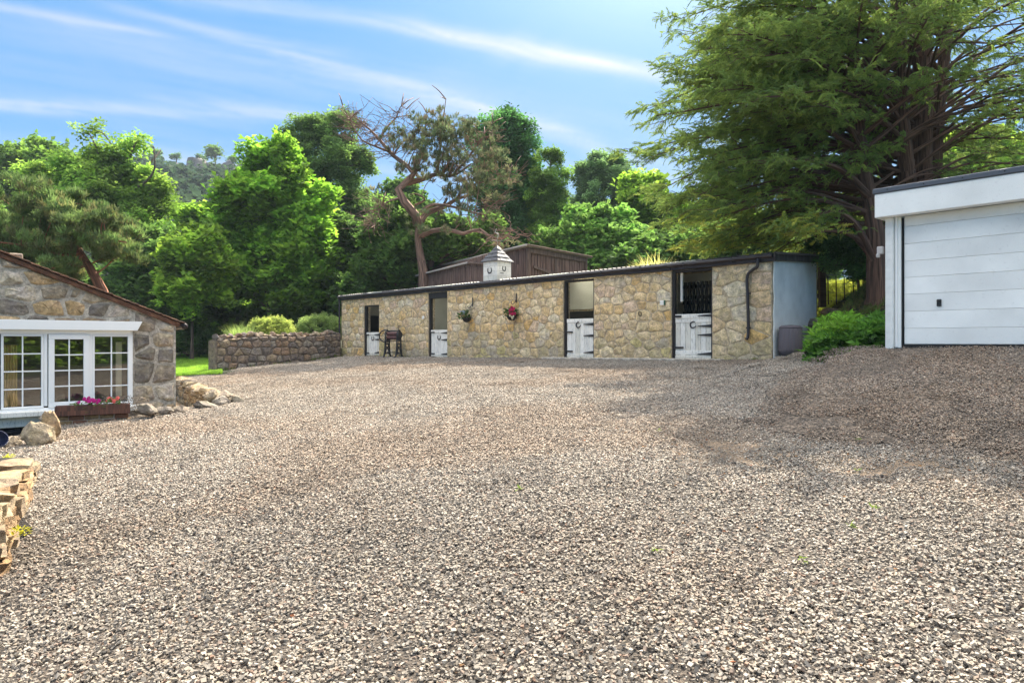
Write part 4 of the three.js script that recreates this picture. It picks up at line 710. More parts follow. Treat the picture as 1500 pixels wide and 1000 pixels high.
// ---------- garden wall with upright coping, between lawn and yard ----------
{
  const f = F_GW, Lw = f.x(499), gw = thing('garden_wall', 'dark rubble stone garden wall with upright coping stones left of the stables', 'wall', f.pos, f.turn);
  const top = (x) => lerp(f.y(303, 497), f.y(499, 487), x / Lw) + 0.05 * Math.sin(x * 1.1), poly = [[0, -0.4], [Lw, lerp(-0.35, 0.1, 1) - 0.2]];
  const n = 8; for (let i = n; i >= 0; i--) poly.push([Lw * i / n, top(Lw * i / n) - 0.03]);
  rubbleWall(gw, f, poly, 0.4, 0.36, 0.22, 0.7, 801, M.dark, null, M.mortarDark, { proud: 0.02, joint: 0.03, bulge: 0.03, vary: 0.8 });
  const R = rng(811), e = part('wall_end', triUV(prism([[-0.4, -0.4], [0, -0.4], [0, top(0) - 0.04], [-0.4, top(0) - 0.05]], 0.04).rotateY(-Math.PI / 2).scale(1, 1, 1)), M.dark[1], gw);
  for (let x = 0.04; x < Lw - 0.05;) { const w = 0.09 + R() * 0.12, h = 0.11 + R() * 0.14; part('coping_stone', rock(w / 2, h / 2, 0.17 + R() * 0.04, 820 + Math.floor(x * 100), 1, 0.2).rotateZ((R() - 0.5) * 0.25).translate(x + w / 2, top(x) + h / 2 - 0.07, -0.2), M.dark[Math.floor(R() * 6)], gw); x += w * 0.98; }
}
// ---------- low retaining wall beside the sunken path ----------
{
  const f = F_LW, Lw = 7.6, lw = thing('path_wall', 'low rough stone retaining wall along the sunken path by the cottage', 'wall', [f.o[0], 0, -f.o[2]], f.turn), R = rng(831);
  const gy = (x) => plane0(f.o[0] + f.e[0] * x, f.o[2] + f.e[1] * x), poly = [[0, gy(0) - 0.7], [Lw, gy(Lw) - 0.7], [Lw, gy(Lw) - 0.05], [0, gy(0) - 0.05]];
  // its face looks down on the path, away from the yard: build it on the far side
  const body = part('wall_core', triUV(prism(poly, 0.25).translate(0, 0, -0.125)), M.mortarGrey, lw);
  for (const c of rubbleCells(poly.map(([x, y]) => [-x, y]).reverse(), 0.3, 0.2, 0.6, 833)) { const s = stoneGeo(c, 0.02, 0.025, R, 0.03); if (s) part('stone', s.g.rotateY(Math.PI).translate(0, 0, -0.13), M.rock[Math.floor(R() * 4)], body); }
  for (const c of rubbleCells(poly, 0.3, 0.2, 0.6, 834)) { const s = stoneGeo(c, 0.02, 0.025, R, 0.03); if (s) part('stone', s.g.translate(0, 0, 0.13), M.rock[Math.floor(R() * 4)], body); }
  for (let x = 0.05; x < Lw; x += 0.26) part('coping_stone', rock(0.16 + R() * 0.05, 0.09 + R() * 0.05, 0.17 + R() * 0.05, 840 + Math.floor(x * 10), 2).rotateY(R() * 3).translate(x, gy(x) - 0.02 + R() * 0.06, (R() - 0.5) * 0.06), M.rock[Math.floor(R() * 4)], lw);
}
// ---------- boulders, bricks and planters at the edge of the yard ----------
function boulder(px, py, d, w, h, dp, seed, mat, label, turn = 0) {          // px, py: middle of its foot
  const p = P(px, py, d), y = p.y; const t = thing('boulder', label, 'boulder', [p.x, y, p.z], turn);
  part('stone', rock(w / 2, h / 2, dp / 2, seed, 4, 0.5).translate(0, h / 2 - (px > 180 ? 0.0 : 0.04), 0), mat, t); if (px > 180) t.scale.set(1.3, 1.25, 1.3); return t;
}
boulder(50, 654, 9.3, 0.44, 0.44, 0.38, 921, M.rock[0], 'large pointed yellowish boulder standing at the left end of the brick planter bed', 0.4);
boulder(74, 640, 9.75, 0.24, 0.42, 0.3, 932, M.rock[2], 'tall pale boulder leaning behind the large pointed boulder', 1.1);
boulder(70, 618, 10.7, 0.22, 0.2, 0.25, 903, M.rock[1], 'small brown boulder beside the left end of the flower trough', 0.2);
boulder(17, 655, 9.4, 0.28, 0.20, 0.25, 904, M.rock[1], 'low rounded boulder between the dark blue pot and the large pointed boulder', 0.8);
boulder(215, 612, 11.75, 0.5, 0.2, 0.26, 905, M.rock[3], 'long flat dark boulder at the foot of the cottage corner', -0.6);
boulder(238, 608, 11.95, 0.24, 0.15, 0.2, 906, M.rock[3], 'small dark boulder right of the long flat boulder at the cottage corner', 0.4);
boulder(263, 606, 12.15, 0.38, 0.13, 0.22, 907, M.rock[1], 'pale flat boulder lying across the top of the sandy path', -0.5);
boulder(298, 601, 12.6, 0.42, 0.14, 0.24, 908, M.rock[3], 'long low boulder on the yard side of the sandy path', -0.5);
boulder(324, 598, 12.95, 0.32, 0.19, 0.24, 909, M.rock[3], 'square boulder at the near end of the path wall', 0.3);
boulder(328, 587, 13.2, 0.3, 0.16, 0.26, 910, M.rock[1], 'topmost boulder resting behind the square boulder at the path wall end', 0.9);
boulder(345, 595, 13.3, 0.26, 0.17, 0.2, 911, M.rock[3], 'dark last boulder of the row reaching out onto the gravel', 0.1);
boulder(309, 592, 13.0, 0.3, 0.2, 0.26, 912, M.rock[0], 'pitted boulder at the end of the path wall coping', 1.9);
boulder(8, 680, 8.1, 0.24, 0.12, 0.2, 913, M.rock[2], 'flat square sandstone block left below the dark blue pot', 0.1);
{ // brick footing under the flower trough, and the trough with its plants
  const f = frame(-7.52, 0, 11.28, 0.90, 0.50), y0 = P(140, 617, 11.6).y - 0.04, L = 1.02;
  const bed = thing('brick_footing', 'two courses of mixed red and buff bricks under the flower trough', 'brickwork', [f.o[0], y0, -f.o[2]], f.turn), R = rng(21);
  for (let r = 0; r < 3; r++) for (let i = 0; i < 5; i++) { const w = 0.2 + R() * 0.02; part('brick', box(w, 0.066, 0.1, 0.1 + i * 0.218 + (r % 2) * 0.05 - 0.05, -0.03 + r * 0.075, 0, 0.007, R() * 5, R() * 5).rotateY((R() - 0.5) * 0.04), [M.brick, M.brickBuff, M.brickBuff, M.brick, M.drys[0]][(i + r * 2) % 5], bed); }
  part('mortar_bed', box(L, 0.22, 0.085, L / 2 - 0.02, 0.04, -0.005, 0.01), M.mortarGrey, bed);
  const tr = thing('flower_trough', 'long brown wooden flower trough with pink flowers in front of the cottage window', 'planter', [f.o[0], y0 + 0.165, -f.o[2]], f.turn);
  part('front_board', box(L + 0.06, 0.165, 0.022, L / 2, 0.083, 0.1, 0.005), M.planter, tr); part('back_board', box(L + 0.06, 0.165, 0.022, L / 2, 0.083, -0.1, 0.005), M.planter, tr);
  part('end_board', box(0.022, 0.165, 0.176, 0.0, 0.083, 0, 0.005), M.planter, tr); part('end_board', box(0.022, 0.165, 0.176, L, 0.083, 0, 0.005), M.planter, tr);
  part('soil', box(L - 0.03, 0.1, 0.17, L / 2, 0.08, 0, 0.01), M.soil, tr);
  const fx = (px) => f.x(px);
  for (const [px, s, flower, label] of [[112, 0.13, [[0.55, 0.03, 0.28], 2], 'small pale green plant with one magenta bloom at the left end of the flower trough'], [136, 0.17, [[0.50, 0.015, 0.22], 8], 'bushy plant with several deep magenta flowers in the middle of the flower trough'], [163, 0.18, [[0.75, 0.16, 0.14], 6], 'bushy plant with salmon red flowers at the right end of the flower trough']]) {
    const p = f.world(fx(px), y0 + 0.3, 0.01), pl = thing('flowering_plant', label, 'flower', [p.x, p.y, p.z]);
    flowerPlant(pl, s, flower, Math.round(px));
  }
}
function petalFlower(R, r) {                                              // five round petals
  const L = []; for (let k = 0; k < 5; k++) { const s = new THREE.CircleGeometry(r * 0.62, 7).scale(1, 0.9, 1).translate(0, r * 0.55, 0).rotateX(-0.35).rotateZ(k * 1.2566); L.push(s); }
  return merge(L);
}
function leafQuad(l, w, fold = 0.25) {                                     // a folded leaf along +y
  const g = new THREE.BufferGeometry(); const z = w * fold;
  g.setAttribute('position', new THREE.Float32BufferAttribute([0, 0, 0, -w / 2, l * 0.45, z, 0, l, 0, 0, 0, 0, 0, l, 0, w / 2, l * 0.45, z], 3)); g.computeVertexNormals(); g.setAttribute('uv', new THREE.Float32BufferAttribute(new Float32Array(12), 2)); return g;
}
function scatterLeaves(n, seed, R0, l, w, upBias = 0.2, flat = 1) {          // leaves through a ball of radius R0
  const R = rng(seed), L = [];
  for (let i = 0; i < n; i++) {
    const d = V(R() - 0.5, R() - 0.5 + upBias, R() - 0.5).normalize(), r = R0 * (0.35 + 0.65 * Math.cbrt(R())), s = 0.7 + R() * 0.6;
    const g = leafQuad(l * s, w * s).rotateZ((R() - 0.5) * 2.4).rotateX(-0.5 - R() * 1.4).rotateY(R() * 6.283);
    L.push(g.translate(d.x * r, d.y * r * flat, d.z * r));
  }
  return merge(L);
}
function flowerPlant(pl, s, [col, n], seed) {
  const R = rng(seed); part('foliage', scatterLeaves(70, seed, s * 0.75, s * 0.42, s * 0.2, 0.25, 0.75), leafMat([0.15, 0.24, 0.05]), pl);
  const m = leafMat(col);
  for (let i = 0; i < n; i++) part('flower', petalFlower(R, s * 0.22).rotateX(-0.6 + (R() - 0.5) * 0.8).rotateY((R() - 0.5) * 1.6).translate((R() - 0.5) * s * 1.5, s * (0.45 + R() * 0.4), (R() - 0.2) * s * 0.9), m, pl);
}
{ // the dark blue pot at the picture's edge and the dry-stone wall of the near bed
  const p = P(-9, 655, 9.0), pot = thing('plant_pot', 'dark blue glazed round pot lying on its side at the left edge of the yard', 'pot', [p.x, p.y + 0.07, p.z], 0.5);
  const prof = [[0.0, 0], [0.08, 0], [0.105, 0.06], [0.115, 0.14], [0.10, 0.15], [0.092, 0.06], [0.0, 0.03]].map(([x, y]) => new THREE.Vector2(x, y));
  part('bowl', triUV(new THREE.LatheGeometry(prof, 24).rotateX(1.2).rotateY(0.5)), std([0.02, 0.025, 0.06], { roughness: 0.25 }), pot);
  const W = thing('bed_wall', 'rough dry stone edging wall of the flower bed at the near left', 'wall', [0, 0, 0]), R = rng(951);
  const slab = (w, h, d, seed) => { const Q = rng(seed), g = mergeVertices(new THREE.BoxGeometry(w, h, d, 3, 2, 3).deleteAttribute('uv').deleteAttribute('normal')), p = g.attributes.position; for (let i = 0; i < p.count; i++) { const k = Math.abs(p.getX(i)) > w * 0.49 && Math.abs(p.getZ(i)) > d * 0.49 ? 0.9 : 1; p.setXYZ(i, p.getX(i) * k + (Q() - 0.5) * 0.06, p.getY(i) + (Q() - 0.5) * h * 0.42, p.getZ(i) * k + (Q() - 0.5) * 0.05); } return triUV(toCreasedNormals(g, 0.45), Q() * 5, Q() * 5); };
  const a0 = [-3.16, 4.25], a1 = [-5.0, 7.15], LL = Math.hypot(a1[0] - a0[0], a1[1] - a0[1]), ang = Math.atan2(a1[1] - a0[1], a1[0] - a0[0]);
  for (let c = 0; c < 4; c++) for (let u = (c % 2) * 0.08; u < LL;) {
    const w = 0.16 + R() * 0.24, t = (u + w / 2) / LL, hh = lerp(0.40, 0.2, t), x = lerp(a0[0], a1[0], t), d = lerp(a0[1], a1[1], t), ch = hh / 3.6; u += w * 0.98;
    if (c === 3 && R() < 0.25) continue;
    const out = (R() - 0.5) * 0.05 - (c === 3 ? 0.03 : 0), dp = 0.24 + R() * 0.14;
    part('stone', slab(w, ch * (0.85 + R() * 0.4), dp, 960 + c * 50 + Math.floor(u * 20)).rotateX((R() - 0.5) * 0.12).rotateZ((R() - 0.5) * 0.16).rotateY(ang + (R() - 0.5) * 0.2).translate(x + Math.sin(ang) * (out - dp / 2), H(x, d) + ch * (c + 0.35), -(d - Math.cos(ang) * (out - dp / 2))), M.drys[Math.floor(R() * 4)], W);
  }
  const so = []; for (let i = 0; i < 3; i++) so.push(box(1.2, 0.5, 1.3, lerp(-4.25, -5.7, i / 2), plane0(-4, 5.5) - 0.02, -lerp(4.7, 6.8, i / 2), 0.2)); struct('bed_soil', merge(so), M.soil);
  [[29, 783, 4.62, 0.05, [0.42, 0.40, 0.03], 'bright yellow green stonecrop growing out of the near bed wall'], [4, 700, 6.9, 0.12, [0.20, 0.34, 0.04], 'small fresh green plant behind the near bed wall'], [12, 676, 7.5, 0.07, [0.5, 0.5, 0.06], 'tiny pale yellow plant below the dark blue pot'], [8, 718, 5.9, 0.08, [0.30, 0.30, 0.05], 'small yellowish herb in the top joint of the near bed wall']].forEach(([px, py, d, s, c, label], i) => { const q = P(px, py, d), t = thing('bed_plant', label, 'plant', [q.x, q.y, q.z]); part('foliage', scatterLeaves(60, 70 + i, s, s * 0.6, s * 0.25, 0.4), leafMat(c), t); });
}
// ---------- antique mangle in front of the stable wall ----------
{
  const base = F_ST.world(sx_(589), 0, 0.42), m = thing('antique_mangle', 'old black cast iron mangle with red rollers standing against the stable wall', 'mangle', [base.x, H(base.x, -base.z) + 0.0, base.z], F_ST.turn + 0.25);
  const iron = M.ironBlack;
  const sideFrame = (z) => {                                               // a splayed openwork cast side
    const L = [], ln = (pts, r) => { const c = smoothLine(pts.map(([x, y]) => V(x, y, z)), 14); L.push(triUV(tube(c, c.map(() => r * 1.5), 6))); };
    ln([[-0.24, 0.0], [-0.17, 0.1], [-0.12, 0.4], [-0.11, 0.66]], 0.022); ln([[0.24, 0.0], [0.17, 0.1], [0.12, 0.4], [0.11, 0.66]], 0.022);
    ln([[-0.16, 0.13], [0, 0.17], [0.16, 0.13]], 0.016); ln([[-0.12, 0.5], [0.12, 0.5]], 0.016); ln([[-0.12, 0.65], [0.12, 0.65]], 0.024); ln([[-0.13, 0.34], [0.13, 0.34]], 0.012);
    ln([[-0.1, 0.17], [0, 0.4], [0.1, 0.17]], 0.011); ln([[-0.1, 0.5], [0, 0.36], [0.1, 0.5]], 0.011); ln([[0, 0.5], [0, 0.65]], 0.012);
    L.push(box(0.09, 0.025, 0.05, -0.25, 0.012, z, 0.006), box(0.09, 0.025, 0.05, 0.25, 0.012, z, 0.006));
    ln([[-0.10, 0.66], [-0.075, 0.95], [0, 1.02], [0.075, 0.95], [0.10, 0.66]], 0.02); ln([[0, 0.66], [0, 0.8]], 0.014);
    return merge(L);
  };
  // rollers run across, frames stand at both ends
  const turnX = (g) => g.rotateY(Math.PI / 2);
  part('side_frame', turnX(sideFrame(-0.27)), iron, m); part('side_frame', turnX(sideFrame(0.27)), iron, m);
  for (const y of [0.74, 0.88]) part('roller', triUV(new THREE.CylinderGeometry(0.075, 0.075, 0.5, 18).rotateZ(Math.PI / 2).translate(0, y, 0)), std([0.26, 0.10, 0.10], { roughness: 0.7, map: rep(T.wood, 2) }), m);
  part('stretcher', merge([beam(V(-0.27, 0.2, 0), V(0.27, 0.2, 0), 0.03, 0.03), beam(V(-0.27, 0.985, 0), V(0.27, 0.985, 0), 0.02, 0.05)]), iron, m);
  part('tray', box(0.46, 0.02, 0.26, 0, 0.62, 0.05, 0.005), std([0.10, 0.05, 0.045], { map: rep(T.wood, 1) }), m);
  for (const s of [-0.27, 0.27]) { const sc = part('pressure_screw', triUV(new THREE.CylinderGeometry(0.012, 0.012, 0.2, 8).translate(s, 1.07, 0)), iron, m); part('tee_handle', box(0.1, 0.018, 0.018, s, 1.17, 0, 0.005), iron, sc); }
  const wheel = part('fly_wheel', triUV(new THREE.TorusGeometry(0.22, 0.024, 8, 30).rotateY(Math.PI / 2 * 0.35).translate(-0.34, 0.8, 0.02)), iron, m);
  for (let k = 0; k < 3; k++) { const a = k * 1.047, c = V(Math.cos(a) * 0.22, Math.sin(a) * 0.22, 0).applyAxisAngle(V(0, 1, 0), Math.PI / 2 * 0.35), o = V(-0.34, 0.8, 0.02); part('spoke', beam(o.clone().sub(c), o.clone().add(c), 0.016, 0.012, 0.003), iron, wheel); }
  const gear = part('gear_wheel', triUV(new THREE.CylinderGeometry(0.13, 0.13, 0.03, 24).rotateZ(Math.PI / 2).translate(0.32, 0.84, 0)), iron, m); part('pinion', triUV(new THREE.CylinderGeometry(0.06, 0.06, 0.04, 16).rotateZ(Math.PI / 2).translate(0.325, 0.66, 0.03)), iron, gear);
}
// ---------- two wall baskets under their hooks ----------
[[690, 462, 0, 693, 446], [756, 459, 1, 757, 440]].forEach(([px, py, fl, hxp, hyp]) => {
  const p = F_ST.world(sx_(px), F_ST.y(px, py + 5), 0.2), t = thing('hanging_basket', fl ? 'black half basket with crimson and white flowers on the stable wall' : 'black half basket of green trailing leaves on the stable wall', 'flower basket', p.toArray(), F_ST.turn); t.scale.setScalar(fl ? 1.2 : 1.15);
  const prof = [[0.02, 0], [0.07, 0.01], [0.115, 0.06], [0.14, 0.13], [0.125, 0.13], [0.05, 0.03]].map(([x, y]) => new THREE.Vector2(x, y));
  part('pot', triUV(new THREE.LatheGeometry(prof, 18).translate(0, -0.1, 0)), std([0.02, 0.016, 0.014]), t);
  part('foliage', scatterLeaves(150, px, 0.19, 0.1, 0.045, 0.15, 0.8).translate(fl ? -0.03 : -0.06, 0.07, 0.02), leafMat([0.06, 0.13, 0.03]), t);
  const R = rng(px);
  if (fl) for (let i = 0; i < 12; i++) part('flower', petalFlower(R, 0.045).rotateX(-0.2 + (R() - 0.5)).translate(-0.02 + R() * 0.22, 0.03 + R() * 0.2, 0.1 + R() * 0.08), leafMat([0.50, 0.02, 0.10]), t);
  for (let i = 0; i < 10; i++) part('flower', petalFlower(R, 0.025).rotateX((R() - 0.5)).translate(fl ? 0.06 + R() * 0.14 : (R() - 0.5) * 0.2, fl ? -0.06 + R() * 0.1 : 0.1 + R() * 0.12, 0.14 + R() * 0.05), leafMat(fl ? [0.7, 0.68, 0.5] : [0.45, 0.5, 0.55]), t);
  const h = F_ST.world(sx_(hxp), F_ST.y(hxp, hyp), 0.015), hk = thing('wall_hook', fl ? 'black iron bracket hook above the basket of crimson flowers' : 'black iron bracket hook above the basket of green leaves', 'hook', h.toArray(), F_ST.turn);
  const c = smoothLine([V(0, 0.2, 0.02), V(0.04, 0.08, 0.05), V(0.05, -0.05, 0.12), V(-0.01, -0.12, 0.16), V(-0.08, -0.09, 0.15), V(-0.09, -0.03, 0.13)], 20); part('hook', triUV(tube(c, c.map(() => 0.011), 6)), M.ironBlack, hk);
  part('plate', box(0.04, 0.3, 0.012, 0.0, 0.08, 0.012, 0.003), M.ironBlack, hk);
});
// ---------- ribbed compost bin on its base ----------
{
  const d = 15.75, p = P(1158.5, 521, d), bin = thing('compost_bin', 'dark purple grey ribbed plastic compost bin beside the pale end wall', 'compost bin', [p.x, p.y, p.z]);
  const h = 0.70, seg = 72, pos = [], prof = [[0.185, 0.0], [0.215, 0.03], [0.255, 0.10], [0.272, 0.16], [0.262, 0.5], [0.245, h - 0.06], [0.235, h - 0.02], [0.2, h], [0, h + 0.015]];
  const g = new THREE.LatheGeometry(prof.map(([x, y]) => new THREE.Vector2(x, y)), seg), q = g.attributes.position;
  for (let i = 0; i < q.count; i++) { const y = q.getY(i); if (y > 0.12 && y < h - 0.05) { const a = Math.atan2(q.getZ(i), q.getX(i)), k = 1 - 0.035 * (Math.cos(a * 18) > 0.4 ? 1 : 0); q.setX(i, q.getX(i) * k); q.setZ(i, q.getZ(i) * k); } }
  g.computeVertexNormals(); part('body', triUV(toCreasedNormals(g, 0.4)), M.binPlastic, bin);
  part('lid_rim', triUV(new THREE.TorusGeometry(0.243, 0.014, 6, 40).rotateX(Math.PI / 2).translate(0, h - 0.05, 0)), M.binPlastic, bin);
  part('base', triUV(new THREE.CylinderGeometry(0.17, 0.21, 0.07, 30).translate(0, -0.01, 0)), M.binPlastic, bin);
  part('tap', box(0.08, 0.05, 0.1, -0.02, 0.05, 0.2, 0.015), M.binPlastic, bin);
}
// ---------- post and wire fence up on the bank ----------
{
  const fe = thing('field_fence', 'weathered timber post with brace and wire fence along the bank top', 'fence', [0, 0, 0]), wood = std([0.085, 0.065, 0.055], { map: rep(T.wood, 1), bumpMap: rep(T.woodB, 1), bumpScale: 0.006 });
  const pt = (px, py, d) => P(px, py, d);
  part('corner_post', beam(pt(1205, 450, 18.7), pt(1204, 379, 18.7), 0.17, 0.17, 0.02), wood, fe);
  part('brace', beam(pt(1186, 448, 18.9), pt(1203, 404, 18.75), 0.09, 0.1, 0.01), wood, fe);
  for (const [px, d] of [[1266, 19.6], [1310, 20.2]]) part('post', beam(pt(px, 452, d), pt(px, 392, d), 0.1, 0.1, 0.01), wood, fe);
  for (const [px, d] of [[1214, 18.9], [1226, 19.0], [1238, 19.2], [1251, 19.4]]) part('stake', triUV(tube([pt(px, 446, d), pt(px - 1, 404, d)], [0.018, 0.015], 6)), wood, fe);
  for (const py of [402, 415, 428, 440]) part('wire', triUV(tube(smoothLine([pt(1205, py, 18.7), pt(1266, py + 1, 19.6), pt(1320, py, 20.3)], 8), Array(9).fill(0.006), 4)), std([0.12, 0.12, 0.12]), fe);
  part('rail', beam(pt(1186, 432, 18.9), pt(1204, 434, 18.7), 0.06, 0.12, 0.01), wood, fe);
  [[1205, 476, 17.0, 1.0, 0.4], [1225, 500, 16.2, 0.9, 0.35], [1245, 470, 17.6, 1.1, 0.3], [1206, 503, 16.6, 0.6, 0.4], [1270, 462, 17.9, 1.0, 0.3], [1222, 457, 18.1, 0.9, 0.25]].forEach(([px, py, d, w, h], i) => { const q = pt(px, py, d), b = thing('bank_stone', ['broad dark slab of stone half buried in the bank right of the pale wall', 'dark bank stone just above the green fern clump', 'long dark stone below the fence stakes', 'lowest dark bank stone beside the compost bin', 'dark bank stone nearest the big conifer trunk', 'topmost bank stone below the fence corner post'][i], 'stone', q.toArray(), 0.6 + i * 0.2); part('stone', rock(w / 2, h / 2, 0.35, 1100 + i, 3, 0.3), M.dark[[0, 2, 3, 0, 2, 3][i]], b); });
}
// ---------- foliage pieces that are placed many times ----------
function clump(n, seed, l, w, spread = 1, flat = 0.8, fold = 0.25) {          // a spray of broad leaves in a unit ball
  const R = rng(seed), L = [];
  for (let i = 0; i < n; i++) {
    const d = V(R() - 0.5, R() - 0.5, R() - 0.5).normalize(), r = spread * (0.25 + 0.75 * R()), s = 0.65 + R() * 0.7;
    L.push(leafQuad(l * s, w * s, fold).rotateZ((R() - 0.5) * 2).rotateX(-0.9 - R() * 1.1).rotateY(R() * 6.283).translate(d.x * r, d.y * r * flat, d.z * r));
  }
  return merge(L);
}
function needles(n, seed, l, w) {                                          // a brush of needles radiating from one twig end
  const R = rng(seed), L = [];
  for (let i = 0; i < n; i++) L.push(leafQuad(l * (0.7 + R() * 0.5), w, 0.1).rotateX(R() * 1.5 - 0.15).rotateY(R() * 6.283).translate((R() - 0.5) * 0.5, (R() - 0.5) * 0.35, (R() - 0.5) * 0.5));
  return merge(L);
}
function spray(seed) {                                                     // a feathered, drooping cypress spray along +x, length 1
  const R = rng(seed), L = [];
  for (let i = 0; i < 26; i++) {
    const t = i / 25, y = 0.10 * t - 0.38 * t * t, s = i % 2 ? 1 : -1, l = 0.30 * (1 - 0.65 * t) * (0.7 + R() * 0.6);
    L.push(leafQuad(l, 0.075, 0.2).rotateX((R() - 0.5) * 1.4).rotateZ(-Math.PI / 2).rotateY(s * (0.75 + R() * 0.35)).rotateZ(-0.25 - t * 0.5).translate(t, y, (R() - 0.5) * 0.05));
    if (i % 3 === 0) L.push(leafQuad(l * 0.8, 0.07, 0.2).rotateZ(-Math.PI / 2 - 0.5 + R() * 0.5).rotateY((R() - 0.5) * 1.6).translate(t, y, 0));
  }
  return merge(L);
}
const G = {
  broad: [clump(18, 1, 0.62, 0.46, 0.9), clump(18, 2, 0.62, 0.46, 0.9)], small: [clump(26, 3, 0.42, 0.26, 0.95), clump(26, 4, 0.42, 0.26, 0.95)], hang: [clump(20, 5, 0.6, 0.25, 0.9, 1.1)],
  pine: [needles(24, 6, 0.8, 0.11), needles(24, 7, 0.8, 0.11)], spray: [spray(8), spray(9), spray(10)], mini: [clump(150, 11, 0.42, 0.36, 1, 0.9), clump(150, 12, 0.42, 0.36, 1, 1.1)],
};
function instanced(name, geo, list, mat, parent, kind) {
  if (!list.length) return;
  const im = shade(new THREE.InstancedMesh(geo, mat, list.length)); im.name = name;
  list.forEach(([m, c], i) => { im.setMatrixAt(i, m); im.setColorAt(i, lin(...c)); });
  parent.add(im); if (kind) im.userData.kind = kind; return im;
}
const mix3 = (a, b, t) => [lerp(a[0], b[0], t), lerp(a[1], b[1], t), lerp(a[2], b[2], t)];
function leafColor(cols, R) { const i = Math.floor(R() * cols.length), c = mix3(cols[i], cols[(i + 1) % cols.length], R()), f = (0.7 + R() * 0.6) * 1.75; return c.map((x, k) => x * f * (k === 2 ? 0.85 : 1)); }
// A tree: trunk through pixels at a depth; crown through ellipses [px, py, rx, ry]; clusters of leaf clumps hang on limbs that leave the trunk.
function tree(o) {
  const R = rng(o.seed), d0 = o.depth, t = thing(o.name, o.label, o.category ?? 'tree', [0, 0, 0], 0, o.group), k = d0 / 1000;
  let tp = o.trunk.map(([px, py, dz = 0]) => P(px, py, d0 + dz));
  const foot = tp[0].clone(); foot.y = H(foot.x, -foot.z) - 0.15; if (foot.y < tp[0].y - 0.2) tp.unshift(foot); else tp[0].y = foot.y;
  const n = 14, path = smoothLine(tp, n), wood = [], r0 = o.r;
  const radAt = (i) => r0 * (1 - 0.82 * Math.pow(i / n, 0.9)) * (i === 0 ? 1.35 : i === 1 ? 1.1 : 1);
  wood.push(tube(path, path.map((_, i) => radAt(i)), 9, true, 0.12, o.seed));
  const nodes = path.slice(2).map((p, i) => [p, radAt(i + 2)]);
  for (const b of o.limbs ?? []) { const pts = smoothLine(b.p.map(([px, py, dz = 0]) => P(px, py, d0 + dz)), 10); wood.push(tube(pts, pts.map((_, i) => lerp(b.r, b.r2 ?? b.r * 0.3, i / 10)), b.r < 0.03 ? 3 : 7, true, 0.12, o.seed + wood.length)); if (b.r > 0.03) pts.forEach((p, i) => i > 2 && nodes.push([p, lerp(b.r, b.r2 ?? b.r * 0.3, i / 10)])); }
  const area = o.crown.reduce((a, e) => a + e[2] * e[3] * (e[4] ?? 1), 0), lists = o.geo.map(() => []), m4 = new THREE.Matrix4(), q = new THREE.Quaternion();
  const dscale = o.deep ?? 0.9;
  for (const [px, py, rx, ry, wt = 1, dz0 = 0] of o.crown) {
    const nc = Math.max(1, Math.round((o.mat ? 1 : 1.05) * o.clusters * rx * ry * wt / area));
    for (let i = 0; i < nc; i++) {
      let u, v, w; do { u = R() * 2 - 1; v = R() * 2 - 1; w = R() * 2 - 1; } while (u * u + v * v + w * w > 1);
      const len = Math.sqrt(u * u + v * v + w * w) || 1, push = Math.pow(len, -0.45); u *= push; v *= push; w *= push;   // lean towards the shell
      const D = d0 + dz0 + w * rx * k * dscale, c = P(px + u * rx, py + v * ry, D);
      const cr = (o.mat ? 1 : 0.85) * lerp(o.cr[0], o.cr[1], R()) * (o.taper ? 1 - o.taper * Math.max(0, -v) : 1);
      // limb from the trunk
      let best = 1; for (let j = 1; j < n; j++) if (path[j].y < c.y - 0.35 * Math.hypot(path[j].x - c.x, path[j].z - c.z)) best = j;
      let a = path[best], ra = radAt(best);
      if (o.limbs) { let bd = 1e9; for (const [p, r] of nodes) { const dd = p.distanceTo(c) + Math.max(0, p.y - c.y) * 1.5; if (dd < bd) { bd = dd; a = p; ra = r; } } }
      const hd = a.distanceTo(c);
      if (hd > 0.4 && (o.limbEvery ?? 1) > R()) { const mid = a.clone().lerp(c, 0.5).add(V((R() - 0.5) * hd * 0.15, hd * (o.arch ?? 0.06) * (R() + 0.2), (R() - 0.5) * hd * 0.15)), lp = smoothLine([a, mid, c], 6), br = Math.min(ra * 0.55, 0.02 + hd * 0.013); wood.push(tube(lp, lp.map((_, j) => lerp(br, 0.012, j / 6)), 5, false, 0.1, i)); }
      const tone = 0.6 + R() * 0.75, per = Math.round(o.per * (o.mat ? 1 : 0.4) * (0.6 + R() * 0.8));
      for (let j = 0; j < per; j++) {
        const e = V(R() - 0.5, (R() - 0.5) + 0.12, R() - 0.5).normalize(), rr = cr * (o.mat ? 0.45 + 0.6 * R() : 0.3 + 0.95 * R()), s = lerp(o.size[0], o.size[1], R()) * (o.mat ? 1 : 1.2);
        const pos = V(c.x + e.x * rr, c.y + e.y * rr * (o.flat ?? 0.75), c.z + e.z * rr);
        q.setFromEuler(new THREE.Euler((R() - 0.5) * 1.2, R() * 6.283, (R() - 0.5) * 1.2));
        lists[Math.floor(R() * lists.length)].push([new THREE.Matrix4().compose(pos, q, V(s, s, s)), leafColor(o.cols, R).map((x) => x * tone)]);
      }
    }
  }
  part('trunk', merge(wood), o.bark ?? M.bark, t);
  o.geo.forEach((g, i) => instanced('crown', g, lists[i], o.mat ?? M.leaf, t, 'stuff'));
  return t;
}
